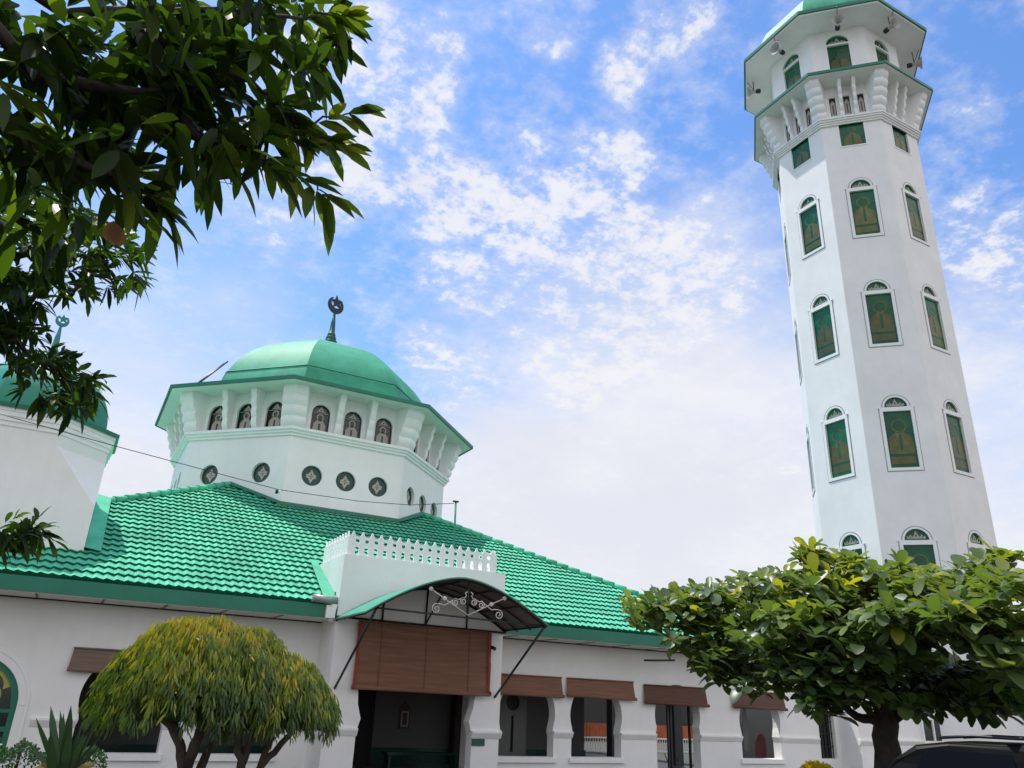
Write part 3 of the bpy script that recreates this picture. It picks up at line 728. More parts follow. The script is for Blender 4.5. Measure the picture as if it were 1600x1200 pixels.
# ------------------------------------------------------------------ interior things seen through the openings
sg = thing('wall_lantern', aty(633, 1140, IY-.04), 'dark pointed lantern panel on the inner wall behind the entrance', 'lantern')
p = aty(633, 1118, IY-.05)
v, f = shape([[(-.15, -.32), (.15, -.32), (.15, .16), (.1, .24), (.03, .28), (0, .36), (-.03, .28), (-.1, .24), (-.15, .16)]], .03, 0)
MB().add(v, f, FRONT(p[0], IY-.005, p[2])).build('panel', paint('bronze_panel', (.06, .045, .03), .5, .2, 6, 0), sg)
v, f = shape([rect(-.1, -.26, .1, .1), rect(-.07, -.23, .07, .07)], .012, .03); MB().add(v, f, FRONT(p[0], IY-.005, p[2])).build('rim', BEIGE, sg)
p = aty(718, 1115, IY-.05)
wd = thing('wooden_cabinet', (p[0], IY-.2, 0), 'tall dark wooden cabinet against the inner wall behind the entrance', 'cabinet')
mb = MB(); mb.box((p[0]-.24, IY-.3, .05), (p[0]+.24, IY-.01, 1.95)); mb.build('carcass', paint('dark_wood', (.035, .018, .01), .5, .3, 4, .004), wd)
mb = MB(); mb.box((p[0]-.2, IY-.32, .15), (p[0]-.01, IY-.3, 1.85)); mb.box((p[0]+.01, IY-.32, .15), (p[0]+.2, IY-.3, 1.85)); mb.build('door', MATS['dark_wood'], wd)
bn = thing('green_bench', (8.0, 19.3, 0), 'low dark green bench just inside the entrance', 'bench')
mb = MB(); mb.box((7.3, 19.1, .34), (9.2, 19.5, .4)); mb.build('seat', DADO, bn)
for x in (7.35, 9.1): MB().box((x, 19.15, .03), (x+.06, 19.45, .34)).build('leg', DADO, bn)
# keyhole screen inside first right arch
p = aty(797, 1120, 18.9)
ks = thing('keyhole_screen', (p[0], 18.9, 0), 'pale partition panel with a dark keyhole figure behind the first arch right of the entrance', 'screen')
w_ = .42; v, f = shape([rect(-w_, .03, w_, 2.3), circ(0, 1.62, .2, 24), rect(-.04, .45, .04, 1.3)], .04, 0)
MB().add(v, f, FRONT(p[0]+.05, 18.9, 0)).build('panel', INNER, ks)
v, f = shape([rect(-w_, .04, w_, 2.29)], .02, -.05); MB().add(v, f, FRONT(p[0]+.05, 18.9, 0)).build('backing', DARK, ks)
# doorway gate leaves, open
dg = thing('glazed_door', (15.24, 18.35, 0), 'dark framed glazed double door standing in the open arched doorway', 'door')
mb = MB()
for x0, x1 in ((14.5, 15.22), (15.26, 15.98)):
    v, f = shape([rect(x0, .03, x1, 2.2), rect(x0+.06, .1, x1-.06, 2.14)], .05, 0); mb.add(v, f, FRONT(0, 18.4, 0))
mb.build('door_frame', BLACK, dg)
hd = MB()
for x in (15.08, 15.4): hd.tube([(x, 18.3, .3), (x-(.07 if x < 15.2 else -.07), 18.3, .42), (x-(.1 if x < 15.2 else -.1), 18.3, .5)], .012, 6)
hd.build('handle', BLACK, dg)
# hanging red and pale cloths seen in the fourth arch
tag(MB().add(*shape([[(0,0),(.42,0),(.45,.3),(.43,.55),(.36,.66),(.22,.7),(.12,.66),(.05,.5),(.02,.25)]], .04, 0), FRONT(18.72, 18.7, .35)).build('red_cloth', CRUST), 'dark red cloth hanging behind the arch nearest the broad-leaved tree', 'cloth')
tag(MB().add(*shape([[(0,0),(.16,.02),(.2,.8),(.15,1.35),(.03,1.3),(-.02,.6)]], .03, 0), FRONT(18.38, 18.8, .55)).build('pale_curtain', INNER), 'pale narrow curtain hanging beside the red cloth', 'curtain')

# ------------------------------------------------------------------ left domed tower
tx, ty, tr = -1.68, 19.93, 1.65
tw = thing('domed_tower', (tx, ty, 3.5), 'small white tower with green dome rising through the left end of the tiled roof', 'tower')
mb = MB(); sq = [(tx-tr, ty-tr), (tx+tr, ty-tr), (tx+tr, ty+tr), (tx-tr, ty+tr)]; c8 = octpts(tx, ty, tr)
v = [(x, y, 3.3) for x, y in sq]+[(x, y, 5.05) for x, y in sq]+[(x, y, 6.2) for x, y in c8]+[(x, y, 6.6) for x, y in c8]
f = []
for k in range(4): f.append((k, (k+1) % 4, 4+(k+1) % 4, 4+k))
for q in range(4):                       # faces between square corners and the octagon
    qa = v[4+q]; 
def near(p, L_): return sorted(range(8), key=lambda i: hypot(v[8+i][0]-p[0], v[8+i][1]-p[1]))[:2]
prs = [near(v[4+q], 8) for q in range(4)]
for q in range(4):
    i, j = prs[q]
    if (j-i) % 8 != 1: i, j = j, i
    f.append((4+q, 8+j, 8+i)[::-1]); prs[q] = (i, j)
for q in range(4):
    q2 = (q+1) % 4; f.append((4+q, 4+q2, 8+prs[q2][0], 8+prs[q][1]))
for k in range(8): f.append((8+k, 8+(k+1) % 8, 16+(k+1) % 8, 16+k))
mb.add(v, f); mb.build('wall', WHITE, tw)
mb = MB(); octloft(mb, tx, ty, [(tr-.1,6.46),(tr+.02,6.46),(tr+.02,6.55),(tr+.045,6.56),(tr+.045,6.65),(tr+.07,6.66),(tr+.07,6.75),(tr+.09,6.76),(tr+.09,6.84),(tr-.3,6.84)]); mb.build('cornice', WHITE2, tw)
mb = MB(); octloft(mb, tx, ty, [(tr-.1,6.845),(tr+.14,6.83),(tr+.155,6.91),(tr-.2,6.97)]); mb.build('eave', GREEN, tw)
octdome(MB(), tx, ty, smoothprof([(1.5,6.93),(1.49,7.2),(1.4,7.55),(1.2,7.9),(.92,8.17),(.6,8.35),(.3,8.44),(.02,8.46)])).build('dome', paint('deep_green_dome_paint', (.012, .25, .16), .4, .12, .6, .006, streak=.2), tw)
finial('finial', tw, tx, ty, 8.42, 1.62, paint('teal_finial_paint', (.02, .2, .2), .4, .1, 4, 0), .2, .62)
mb = MB(); v = [(tx+tr+.005, ty-tr-.02, 4.0), (tx+tr+.2, ty-tr-.02, 4.12), (tx+tr+.2, ty+.1, 5.3+.22), (tx+tr+.2, ty+.9, 5.55+.1), (tx+tr+.005, ty+.9, 5.75)]
mb.add([(tx+tr+.005, ty-tr-.05, 4.2), (tx+tr+.32, ty-tr-.05, 4.16), (tx+tr+.32, ty+tr, 5.95), (tx+tr+.005, ty+tr, 6.0)], [(0,1,2,3)]); mb.build('flashing', TILE, tw)

# ------------------------------------------------------------------ pole, wire, lamp, bracket
pl = thing('antenna_pole', (8.7, 19.2, 4.46), 'thin green pole standing behind the porch balustrade', 'pole')
MB().tube([(8.72, 19.2, 4.46), (8.66, 19.2, 6.68)], .028, 8).build('tube', GREEN, pl)
MB().box((8.58, 19.17, 6.66), (8.74, 19.23, 6.7)).build('cap', BLACK, pl)
A_, B_ = Vector((-1.9, 18.0, 6.6)), Vector((8.66, 19.2, 6.6)); P_ = []
A_ = Vector((-3.2, 17.95, 6.62))
q = [aty(-60, 628, 17.95), aty(28, 655, 17.95), aty(180, 697, 18.1), aty(330, 737, 18.3), aty(435, 765, 18.5), aty(560, 783, 18.8), aty(640, 789, 19.0), (8.6, 19.2, 6.62)]
wr = MB().tube([tuple(p) for p in q], .009, 5).build('overhead_wire', BLACK); tag(wr, 'thin dark wire sagging from the left tower to the pole behind the balustrade', 'wire')
lp = thing('wire_lamp', q[4], 'small black and white lamp clipped on the sagging wire below the drum', 'lamp')
lpz = Vector(tuple(q[4]))
MB().tube([lpz+Vector((-.03,0,.0)), lpz+Vector((-.03,0,-.1))], .035, 8).build('holder', BLACK, lp)
MB().tube([lpz+Vector((.03,0,-.01)), lpz+Vector((.03,0,-.08))], .03, 8).build('bulb', WHITE2, lp)
br = MB(); br.tube([(13.58, 17.3, 2.78), (14.6, 17.3, 2.84)], .03, 6); br.tube([(14.44, 17.3, 2.82), (14.44, 17.3, 3.12)], .02, 6)
tag(br.build('hanging_rail', IRON), 'dark iron rail hanging under the right eave beside the tree', 'rail')

# ------------------------------------------------------------------ things beyond the hall
fn = thing('garden_fence', (22, 27, 0), 'orange board fence with a white railing seen through the doorway', 'fence')
mb = MB(); x = 15.
while x < 40: mb.box((x, 27, .5), (x+.13, 27.03, 1.0)); x += .145
mb.build('board', ORANGE, fn)
mb = MB(); x = 15.
while x < 40: mb.box((x, 26.8, 0), (x+.02, 26.82, .5)); x += .12
mb.box((15, 26.79, .48), (40, 26.83, .53)); mb.box((15, 26.79, .02), (40, 26.83, .08)); mb.build('railing', WHITE2, fn)
nb = thing('neighbour_house', (30, 40, 0), 'low grey house with pale metal roof beyond the orange fence', 'house')
MB().box((17, 36, 0), (42, 44, 2.9)).build('wall', HOUSEW, nb)
mb = MB(); mb.add([(16.5,35.5,2.9),(42.5,35.5,2.9),(42.5,44.5,2.9),(16.5,44.5,2.9),(16.5,40,5.2),(42.5,40,5.2)], [(0,1,5,4),(2,3,4,5),(0,4,3),(1,2,5),(3,2,1,0)]); mb.build('roof', ROOFL, nb)

# ------------------------------------------------------------------ leaves
def leaf_base(kind):
    if kind == 'long':   rows = [(0,.03),(.2,.75),(.5,1.),(.78,.7),(1,.02)]
    elif kind == 'obo':  rows = [(0,.05),(.3,.45),(.62,.95),(.86,.85),(1,.25)]
    else:                rows = [(0,.1),(.35,1.),(.7,.8),(1,.03)]
    v = []
    for t, w in rows: v += [(t, -w, 0), (t, 0, 0), (t, w, 0)]
    f = []
    for i in range(len(rows)-1): f += [(3*i, 3*i+1, 3*i+4, 3*i+3), (3*i+1, 3*i+2, 3*i+5, 3*i+4)]
    return np.array(v, float), np.array(f, int)
class Leaves:
    def __init__(s, kind): s.b, s.q = leaf_base(kind); s.V = []; s.T = []; s.n = 0
    def add(s, p, d, up, L_, w, droop, fold, tint):
        d = np.asarray(d, float); d /= np.linalg.norm(d)+1e-9; sd = np.cross(d, up); nn = np.linalg.norm(sd)
        if nn < 1e-3: sd = np.cross(d, (1, 0.1, 0)); nn = np.linalg.norm(sd)
        sd /= nn; nr = np.cross(sd, d)
        t, wv = s.b[:, 0], s.b[:, 1]
        P = np.asarray(p)+np.outer(t*L_, d)+np.outer(wv*w*.5, sd)+np.outer(np.abs(wv)*w*.5*fold, nr)
        P[:, 2] -= droop*L_*t*t
        s.V.append(P); s.T.append(tint); s.n += 1
    def build(s, name, mat, parent):
        nb = len(s.b); V = np.concatenate(s.V); F = (s.q[None]+np.arange(s.n)[:, None, None]*nb).reshape(-1, 4)
        me = bpy.data.meshes.new(name); me.vertices.add(len(V)); me.vertices.foreach_set('co', V.ravel())
        me.loops.add(F.size); me.loops.foreach_set('vertex_index', F.ravel().astype(np.int32))
        me.polygons.add(len(F)); me.polygons.foreach_set('loop_start', np.arange(0, F.size, 4, dtype=np.int32))
        me.update(calc_edges=True); me.polygons.foreach_set('use_smooth', [True]*len(F))
        at_ = me.attributes.new('tint', 'FLOAT', 'POINT'); at_.data.foreach_set('value', np.repeat(np.clip(s.T, 0, 1), nb).astype(np.float32))
        me.materials.append(mat); me.validate(); o = bpy.data.objects.new(name, me); col.objects.link(o); put(o, parent); return o
def rv(): 
    v = rng.normal(size=3); return v/np.linalg.norm(v)
def spray(LV, p, axis, n, L_, w, droop, spread, tint, tv=.15, seglen=.12):
    axis = np.asarray(axis, float); axis /= np.linalg.norm(axis)
    for i in range(n):
        t = i/n; q = p+axis*seglen*t; r = rv(); r -= axis*(r@axis); r /= np.linalg.norm(r)+1e-9
        d = axis*(1-spread+t*.5)+r*spread
        LV.add(q, d, rv()*.5+np.array([0, 0, 1]), L_*rng.uniform(.7, 1.15), w*rng.uniform(.8, 1.15), droop*rng.uniform(.4, 1.5), rng.uniform(.05, .4), tint+rng.normal()*tv)

# near tree, upper left of the view
nt_ = thing('mango_tree', (-2.6, 2.6, 0), 'dark leafy tree overhanging the upper left, seen from below', 'tree')
LV = Leaves('long'); tw_ = MB()
hub = np.array([-1.6, 3.0, 4.6])
def limb(mb, pts, r0, r1):
    n = len(pts); P = [Vector(tuple(p)) for p in pts]; Q = []
    for i in range(n-1):
        a_, b_ = P[i], P[i+1]
        for k in range(4): 
            u = k/4; Q.append(a_.lerp(b_, u)+Vector(tuple(rng.normal(size=3)*.012)) if (i or k) else a_)
    Q.append(P[-1]); m_ = len(Q); mb.tube(Q, [r0+(r1-r0)*i/(m_-1) for i in range(m_)], 7)
blobs = [ # px, py, radius px, distance, clusters
 (-130,40,130,3.5,130),(-150,230,120,3.6,120),(-330,80,170,3.7,190),(-340,330,150,3.8,150),(-560,220,170,4.0,150),(60,40,110,3.4,44),(180,60,120,3.3,48),(300,50,110,3.3,44),(400,40,95,3.3,36),(470,25,70,3.4,22),(90,150,120,3.4,46),(210,130,110,3.2,34),(60,230,90,3.6,32),
 (330,130,80,3.3,24),(420,110,70,3.3,18),(130,250,75,3.5,26),(200,275,50,3.4,12),(320,190,50,3.3,10),(300,245,36,3.3,8),(385,215,48,3.3,13),(440,190,42,3.3,9),
 (20,330,60,4.2,18),(90,320,60,4.2,16),(480,75,35,3.3,6),(265,30,90,3.2,20),(20,120,90,3.8,30),(350,70,90,3.5,26)]
for X, Y, r, d, n in blobs:
    for i in range(int(n*(.27 if X < 110 else .42))):
        a0, q = rng.uniform(0, 2*pi), sqrt(rng.uniform())
        p = at(X+r*q*cos(a0), Y+r*q*sin(a0), d+rng.uniform(-.25, .35))
        ax = np.array([rng.uniform(-.2, .9), rng.uniform(-.5, .5), rng.uniform(-.8, .4)])
        spray(LV, p, ax, rng.integers(5, 9), .2, .062, .35, .75, rng.uniform(.0, .55), .15)
for pts, n in [([(420,150),(470,200),(520,185),(565,170)], 9), ([(400,240),(450,265),(490,295),(515,310)], 9), ([(440,175),(490,215),(540,235)], 8),
               ([(470,30),(510,20),(545,25)], 8), ([(430,210),(470,222),(515,225)], 6), ([(190,290),(240,310),(265,335)], 7), ([(330,170),(375,200),(395,240)], 5), ([(265,180),(262,235),(268,262)], 3)]:
    P = [at(x, y, 3.3) for x, y in pts]; limb(tw_, P, .009, .003)
    for i in range(n):
        u = (i+.6)/n*(len(P)-1); k = min(int(u), len(P)-2); p = P[k]+(P[k+1]-P[k])*(u-k); ax = P[k+1]-P[k]
        ax = ax/np.linalg.norm(ax)
        for s in range(2):
            r = rv()*.9+np.array([0, 0, -.15]); LV.add(p, ax*.8+r*.8, (0, 0, 1), rng.uniform(.15, .22), rng.uniform(.05, .07), rng.uniform(.1, .5), .2, rng.uniform(.45, .9))
for k in range(4): LV.add(at(178+k*3, 345+k*3, 3.3), (.1*k-.1, 0, -1), (0, 1, 0), .1, .05, 0, .2, 1.0)
LV.build('crown', LEAF_NEAR, nt_)
for pts in [[(-2.3,2.9,2.8), hub, at(60,120,3.4), at(240,150,3.3), at(350,110,3.3), at(430,150,3.3)], [hub, at(100,20,3.5), at(300,20,3.3), at(480,30,3.3)],
            [hub, at(40,230,3.5), at(150,260,3.4), at(230,300,3.4)], [at(240,150,3.3), at(300,210,3.3), at(400,240,3.3)]]:
    limb(tw_, pts, .05 if pts[0] is not hub else .035, .008)
tw_.build('branches', BARK, nt_)
mb = MB(); limb(mb, [(-2.6,2.6,0), (-2.5,2.7,1.5), (-2.3,2.9,2.85)], .2, .13); mb.build('trunk', BARK, nt_)
for X, Y in ((252, 98), (232, 66), (238, 195)):
    p = Vector(tuple(at(X, Y, 3.22))); MB().lathe([(.001,-.055),(.03,-.05),(.05,-.02),(.053,.01),(.04,.045),(.015,.058),(.001,.06)], 14, Matrix.Translation(p)).build('fruit', FRUIT, nt_)

st_ = thing('slender_leaved_tree', (-2.9, 5.0, 0), 'second dark tree at the left edge hanging in front of the small green dome', 'tree')
LV = Leaves('long'); tw_ = MB()
for X, Y, r, d, n in [(a_, b_, c_, d_, int(e_*.72)) for a_, b_, c_, d_, e_ in [(-90,430,80,5.3,60),(-120,560,80,5.4,60),(-230,480,110,5.5,90),(-240,300,100,5.4,70),(-100,860,60,5.6,40),(-260,700,100,5.6,60),(30,380,75,5.2,52),(110,400,60,5.2,38),(170,400,50,5.2,24),(15,460,45,5.2,28),(15,530,42,5.3,28),(65,580,36,5.3,28),(108,606,30,5.3,22),(20,300,60,5.2,24),(140,350,45,5.3,14),(8,838,26,5.6,22),(40,832,18,5.6,7),(5,490,40,5.2,20)]]:
    for i in range(n):
        a0, q = rng.uniform(0, 2*pi), sqrt(rng.uniform()); p = at(X+r*q*cos(a0), Y+r*q*sin(a0), d+rng.uniform(-.4, .4))
        spray(LV, p, (rng.uniform(-.1, 1), rng.uniform(-.5, .5), rng.uniform(-.6, .5)), rng.integers(7, 11), .125, .036, .3, .7, rng.uniform(.1, .7), .15, .09)
for pts, n in [([(150,390),(190,405),(225,405)], 9), ([(140,430),(180,440),(215,450)], 9), ([(90,590),(125,600),(155,625)], 10), ([(70,575),(110,580),(140,592)], 8), ([(30,840),(60,835),(85,845)], 8), ([(30,835),(45,825),(60,810)], 5), ([(140,340),(180,350),(200,345)], 6)]:
    P = [at(x, y, 5.3) for x, y in pts]; limb(tw_, P, .008, .003)
    for i in range(n):
        u = (i+.6)/n*(len(P)-1); k = min(int(u), len(P)-2); p = P[k]+(P[k+1]-P[k])*(u-k); ax = P[k+1]-P[k]; ax = ax/np.linalg.norm(ax)
        for s in range(2): LV.add(p, ax*.8+rv()*.8, (0, 0, 1), rng.uniform(.1, .14), rng.uniform(.028, .038), rng.uniform(.1, .5), .2, rng.uniform(.3, 1))
LV.build('crown', LEAF_NEAR2, st_)
h2 = np.array([-1.9, 5.0, 3.4])
for pts in [[h2, at(20,400,5.2), at(110,400,5.2), at(170,410,5.3)], [h2, at(10,520,5.3), at(80,580,5.3)], [(-2.6,5,1.6), at(-60,860,5.6), at(10,850,5.6), at(50,835,5.6)]]: limb(tw_, pts, .035, .006)
tw_.build('branches', BARK, st_)
mb = MB(); limb(mb, [(-2.9,5.0,0), (-2.7,5,1.5), h2], .13, .07); mb.build('trunk', BARK, st_)

# broad-leaved tree on the right
alm = thing('broad_leaved_tree', at(1385, 1150, 12.8)*np.array([1, 1, 0]), 'wide low tree with large glossy round leaves in front of the minaret', 'tree')
LV = Leaves('obo'); tb = MB()
tiers = [ # px, py centre; rx, ry px; distance; depth half; clusters
 (1060,965,75,26,11.5,.7,52),(1150,955,90,30,11.5,.9,70),(1260,925,70,28,11.2,.9,60),(1340,915,80,26,11.5,1.,60),(1440,925,90,26,11.2,1.,66),(1540,915,80,34,10.2,.9,56),(1590,960,60,60,9.2,.7,36),
 (1120,1000,80,30,11.2,.8,60),(1230,985,90,36,11,.9,84),(1340,975,90,34,10.6,.9,90),(1450,985,90,34,10,.8,80),(1545,990,70,34,9.4,.7,50),
 (1180,1040,90,24,11.,.7,60),(1280,1045,70,32,10.6,.7,64),(1370,1035,70,30,10.2,.7,56),(1290,1095,36,26,10.4,.5,26),(1200,1074,50,12,11,.4,16),(1140,1060,40,12,11,.4,14),(1010,962,36,10,11.6,.4,16),(1120,1040,50,14,11.3,.5,24),
 (1265,880,20,14,11,.2,10),(1040,945,60,14,11.5,.6,26),(1110,935,70,14,11.5,.6,26),(1200,915,50,18,11.5,.6,26),(1240,1010,40,50,10.4,.4,26),(1300,1070,60,30,10.2,.4,30),(1335,885,22,12,11,.3,8),(1560,880,30,12,10,.3,10),(1470,1060,60,22,11.5,.7,26),(1560,1060,50,34,11,.7,40),(1265,868,18,12,11,.2,9),(1180,928,16,8,11.3,.2,6),(1330,880,18,10,11,.2,8),(1410,892,20,9,11,.2,8),(1450,1095,50,18,11,.5,22),(1545,1100,50,22,10.6,.5,26),(1345,1085,30,18,10.6,.4,12),(1400,1055,80,36,11.8,.9,50),(1500,1075,80,34,11.8,.9,60),(1580,1085,40,34,11.8,.6,30),(1345,1075,40,24,11.2,.6,20),(1590,1040,26,40,8.8,.3,12),(1430,1110,14,14,9.8,.1,5),(1400,965,50,16,9.2,.4,18),(1500,960,60,16,8.8,.3,18)]
for X, Y, rx, ry, d, dd, n in tiers:
    d = d*1.17+(1.2 if X < 1200 else 0); dd *= 1.35
    n = int(n*.74)
    for i in range(n):
        a0, q = rng.uniform(0, 2*pi), sqrt(rng.uniform()); X_, Y_ = X+rx*q*cos(a0), Y+ry*q*sin(a0)
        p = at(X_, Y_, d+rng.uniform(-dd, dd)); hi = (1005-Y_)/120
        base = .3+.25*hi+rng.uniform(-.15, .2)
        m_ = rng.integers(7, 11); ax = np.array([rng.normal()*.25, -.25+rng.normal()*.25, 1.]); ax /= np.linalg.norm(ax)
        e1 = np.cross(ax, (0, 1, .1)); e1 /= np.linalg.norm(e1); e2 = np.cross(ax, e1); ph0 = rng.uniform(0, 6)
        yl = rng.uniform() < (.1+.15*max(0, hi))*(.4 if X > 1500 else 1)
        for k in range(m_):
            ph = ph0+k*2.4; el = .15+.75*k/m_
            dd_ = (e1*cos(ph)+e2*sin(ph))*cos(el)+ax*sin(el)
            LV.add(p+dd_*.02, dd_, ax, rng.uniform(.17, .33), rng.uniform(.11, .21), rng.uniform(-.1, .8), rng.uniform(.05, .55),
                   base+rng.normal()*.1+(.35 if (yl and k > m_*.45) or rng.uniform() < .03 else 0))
LV.build('crown', LEAF_ALM, alm)
b0 = at(1388, 1215, 12.8); b1 = at(1384, 1130, 12.8); b2 = at(1380, 1060, 12.8)
mb = MB(); limb(mb, [b0*np.array([1, 1, 0]), b0, b1, b2], .21, .14); mb.build('trunk', BARK, alm)
for pts in [[b1, (1340,1118), (1290,1080), (1180,1040)], [b2, (1300,1000), (1180,990)], [b1, (1430,1105), (1480,1050), (1570,1010)],
            [b2, (1390,980), (1350,920)], [b2, (1450,990), (1520,930)], [b2, (1290,960), (1265,890)]]: limb(tb, [pts[0]]+[at(x, y, 12.8) for x, y in pts[1:]], .08, .015)
tb.build('branches', BARK, alm)

# drooping trees
def weeping(name, label, cx_, cy_, rx, ry, ztop, zbot, n, stems):
    t = thing(name, (cx_, cy_, 0), label, 'tree', 'clipped drooping trees beside the entrance')
    LV = Leaves('long')
    cl_ = [(cx_+rx*sqrt(q_)*cos(t_), cy_+ry*sqrt(q_)*sin(t_), rng.uniform(.7, 1.2)) for q_, t_ in zip(rng.uniform(0, 1, int(n/26)), rng.uniform(0, 2*pi, int(n/26)))]
    for i in range(n):
        u = rng.uniform(0, 2*pi); q = rng.uniform()**.5; k = .86+.17*rng.uniform()
        x, y = cx_+rx*q*cos(u)*k, cy_+ry*q*sin(u)*k
        lump = .03*sin(x*5+1)+.03*sin(y*6)+.05*sin(x*11+y*7)
        dc, am = min((hypot(x-a_, y-b_), c_) for a_, b_, c_ in cl_); bump = am*max(0, 1-(dc/.2)**2)
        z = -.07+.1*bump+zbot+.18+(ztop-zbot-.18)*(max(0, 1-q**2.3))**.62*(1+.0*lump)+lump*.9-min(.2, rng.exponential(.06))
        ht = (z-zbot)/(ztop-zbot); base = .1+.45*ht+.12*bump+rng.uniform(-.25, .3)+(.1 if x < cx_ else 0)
        out = np.array([cos(u)*q, sin(u)*q, 0])
        m_ = rng.integers(9, 15); tl = rng.uniform(.1, .26)
        for k_ in range(m_):            # a hanging twig with leaves folded down along it
            r = rng.normal(size=3)*.24; d = out*.22+r+np.array([0, 0, -1.])
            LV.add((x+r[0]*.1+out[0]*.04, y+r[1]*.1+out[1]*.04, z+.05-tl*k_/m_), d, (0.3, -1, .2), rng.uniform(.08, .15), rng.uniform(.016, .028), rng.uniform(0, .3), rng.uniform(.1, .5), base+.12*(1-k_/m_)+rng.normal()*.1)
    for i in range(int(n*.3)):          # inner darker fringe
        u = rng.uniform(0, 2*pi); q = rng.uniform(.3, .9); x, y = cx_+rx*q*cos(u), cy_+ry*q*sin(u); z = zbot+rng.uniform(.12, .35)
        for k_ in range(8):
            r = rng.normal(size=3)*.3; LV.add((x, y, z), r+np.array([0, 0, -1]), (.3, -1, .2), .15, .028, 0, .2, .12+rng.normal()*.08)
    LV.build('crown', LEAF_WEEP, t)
    mb = MB()
    for pts, r0, r1 in stems: limb(mb, pts, r0, r1)
    mb.build('trunk', BARK2, t); return t
D = 12
W1 = at(312, 1120, D); W2 = at(434, 1120, D)
def s3(X, Y, dd=0): return at(X, Y, D+dd)
weeping('drooping_tree', 'larger dome-shaped tree with yellow-green drooping leaves left of the entrance', W1[0], W1[1], 1.32, 1.2, 2.52, 1.2, 2000,
        [([s3(283,1290), s3(290,1200), s3(280,1160), s3(250,1110,.1), s3(215,1080,.2)], .085, .04), ([s3(290,1200), s3(310,1150), s3(325,1090), s3(330,1030)], .085, .03),
         ([s3(300,1230,.1), s3(335,1150,.3), s3(370,1080,.3)], .07, .03), ([s3(283,1200,.1), s3(278,1130,.2), s3(290,1060,.3)], .05, .03)])
weeping('drooping_tree', 'smaller lower drooping tree touching the porch pillar, right of the larger one', W2[0], W2[1]-.05, .74, .85, 2.04, 1.12, 850,
        [([s3(378,1290), s3(376,1200), s3(372,1150), s3(350,1100,.2)], .075, .035), ([s3(400,1290), s3(405,1200), s3(450,1150), s3(482,1095)], .06, .03), ([s3(376,1200), s3(400,1130), s3(420,1070)], .05, .03), ([s3(405,1200), s3(432,1130), s3(440,1080)], .04, .025)])

# spiky plant, hedge, yellow shrub
ag = thing('spiky_plant', at(95, 1190, 12.5)*np.array([1, 1, 0]), 'spiky upright plant with long sword leaves at the lower left', 'plant')
LV = Leaves('long'); b = at(95, 1225, 12.5)
for X, Y, w in [(58,1128,.05),(83,1108,.075),(88,1115,.06),(108,1105,.08),(100,1118,.06),(118,1120,.06),(130,1125,.05),(150,1120,.035),(170,1138,.03),(70,1150,.06),(160,1160,.04),(140,1148,.05),(45,1165,.05),(110,1135,.08),(92,1140,.08),(125,1150,.07)]:
    p = at(X, Y, 12.5+rng.uniform(-.3, .3)); d = p-b; L_ = np.linalg.norm(d); LV.add(b+rng.normal(size=3)*.04, d, (0, -1, .1), L_, w*1.4, .0, .35, rng.uniform(.1, .6))
for X, Y in [(35,1195),(60,1180),(165,1175),(158,1185),(50,1188)]:
    p = at(X, Y, 12.3); d = p-b+np.array([0, 0, .25]); LV.add(b, d, (0, -1, .1), np.linalg.norm(d), .06, .5, .3, .98)
LV.build('blades', LEAF_AGA, ag)
mb = MB(); limb(mb, [(b[0], b[1], 0), tuple(b)], .09, .06); mb.build('stem', BARK, ag)
hg = thing('hedge', at(10, 1190, 13.5)*np.array([1, 1, 0]), 'low clipped green hedge in the lower left corner', 'hedge')
LV = Leaves('short')
for i in range(2600):
    X = rng.uniform(-90, 165); top = 1166+6*sin(X*.12)+(8 if X > 60 else 0); Y = top+rng.exponential(12)
    p = at(X, min(Y, 1240), 13.3+rng.uniform(-.5, .5)); LV.add(p, rv()+np.array([0, -.3, .5]), rv(), .055, .03, .1, .2, rng.uniform(0, 1))
LV.build('foliage', LEAF_HEDGE, hg)
mb = MB()
for X in (-60, -20, 20, 60, 120):
    q0 = at(X, 1200, 13.3); limb(mb, [(q0[0], q0[1], 0), (q0[0]+.05, q0[1], .9)], .03, .02)
mb.build('stems', BARK, hg)
yb = at(1278, 1212, 13)
ys = thing('yellow_shrub', yb*np.array([1, 1, 0]), 'round clipped shrub with bright yellow leaves at the bottom edge', 'shrub')
LV = Leaves('short')
for i in range(1500):
    r = rv(); r[2] = abs(r[2]); p = yb+r*np.array([.22, .22, .17])*rng.uniform(.8, 1.1)*rng.uniform(.85, 1.04)+np.array([0, 0, -.02]); LV.add(p, r+rv()*.6, rv(), .05, .03, 0, .2, rng.uniform(0, 1))
LV.build('foliage', leafmat('yellow_leaf', [(0, (.45, .3, .01)), (1, (.8, .62, .02))], .2), ys)
mb = MB(); limb(mb, [(yb[0], yb[1], 0), (yb[0], yb[1], yb[2])], .03, .02); mb.build('stem', BARK, ys)

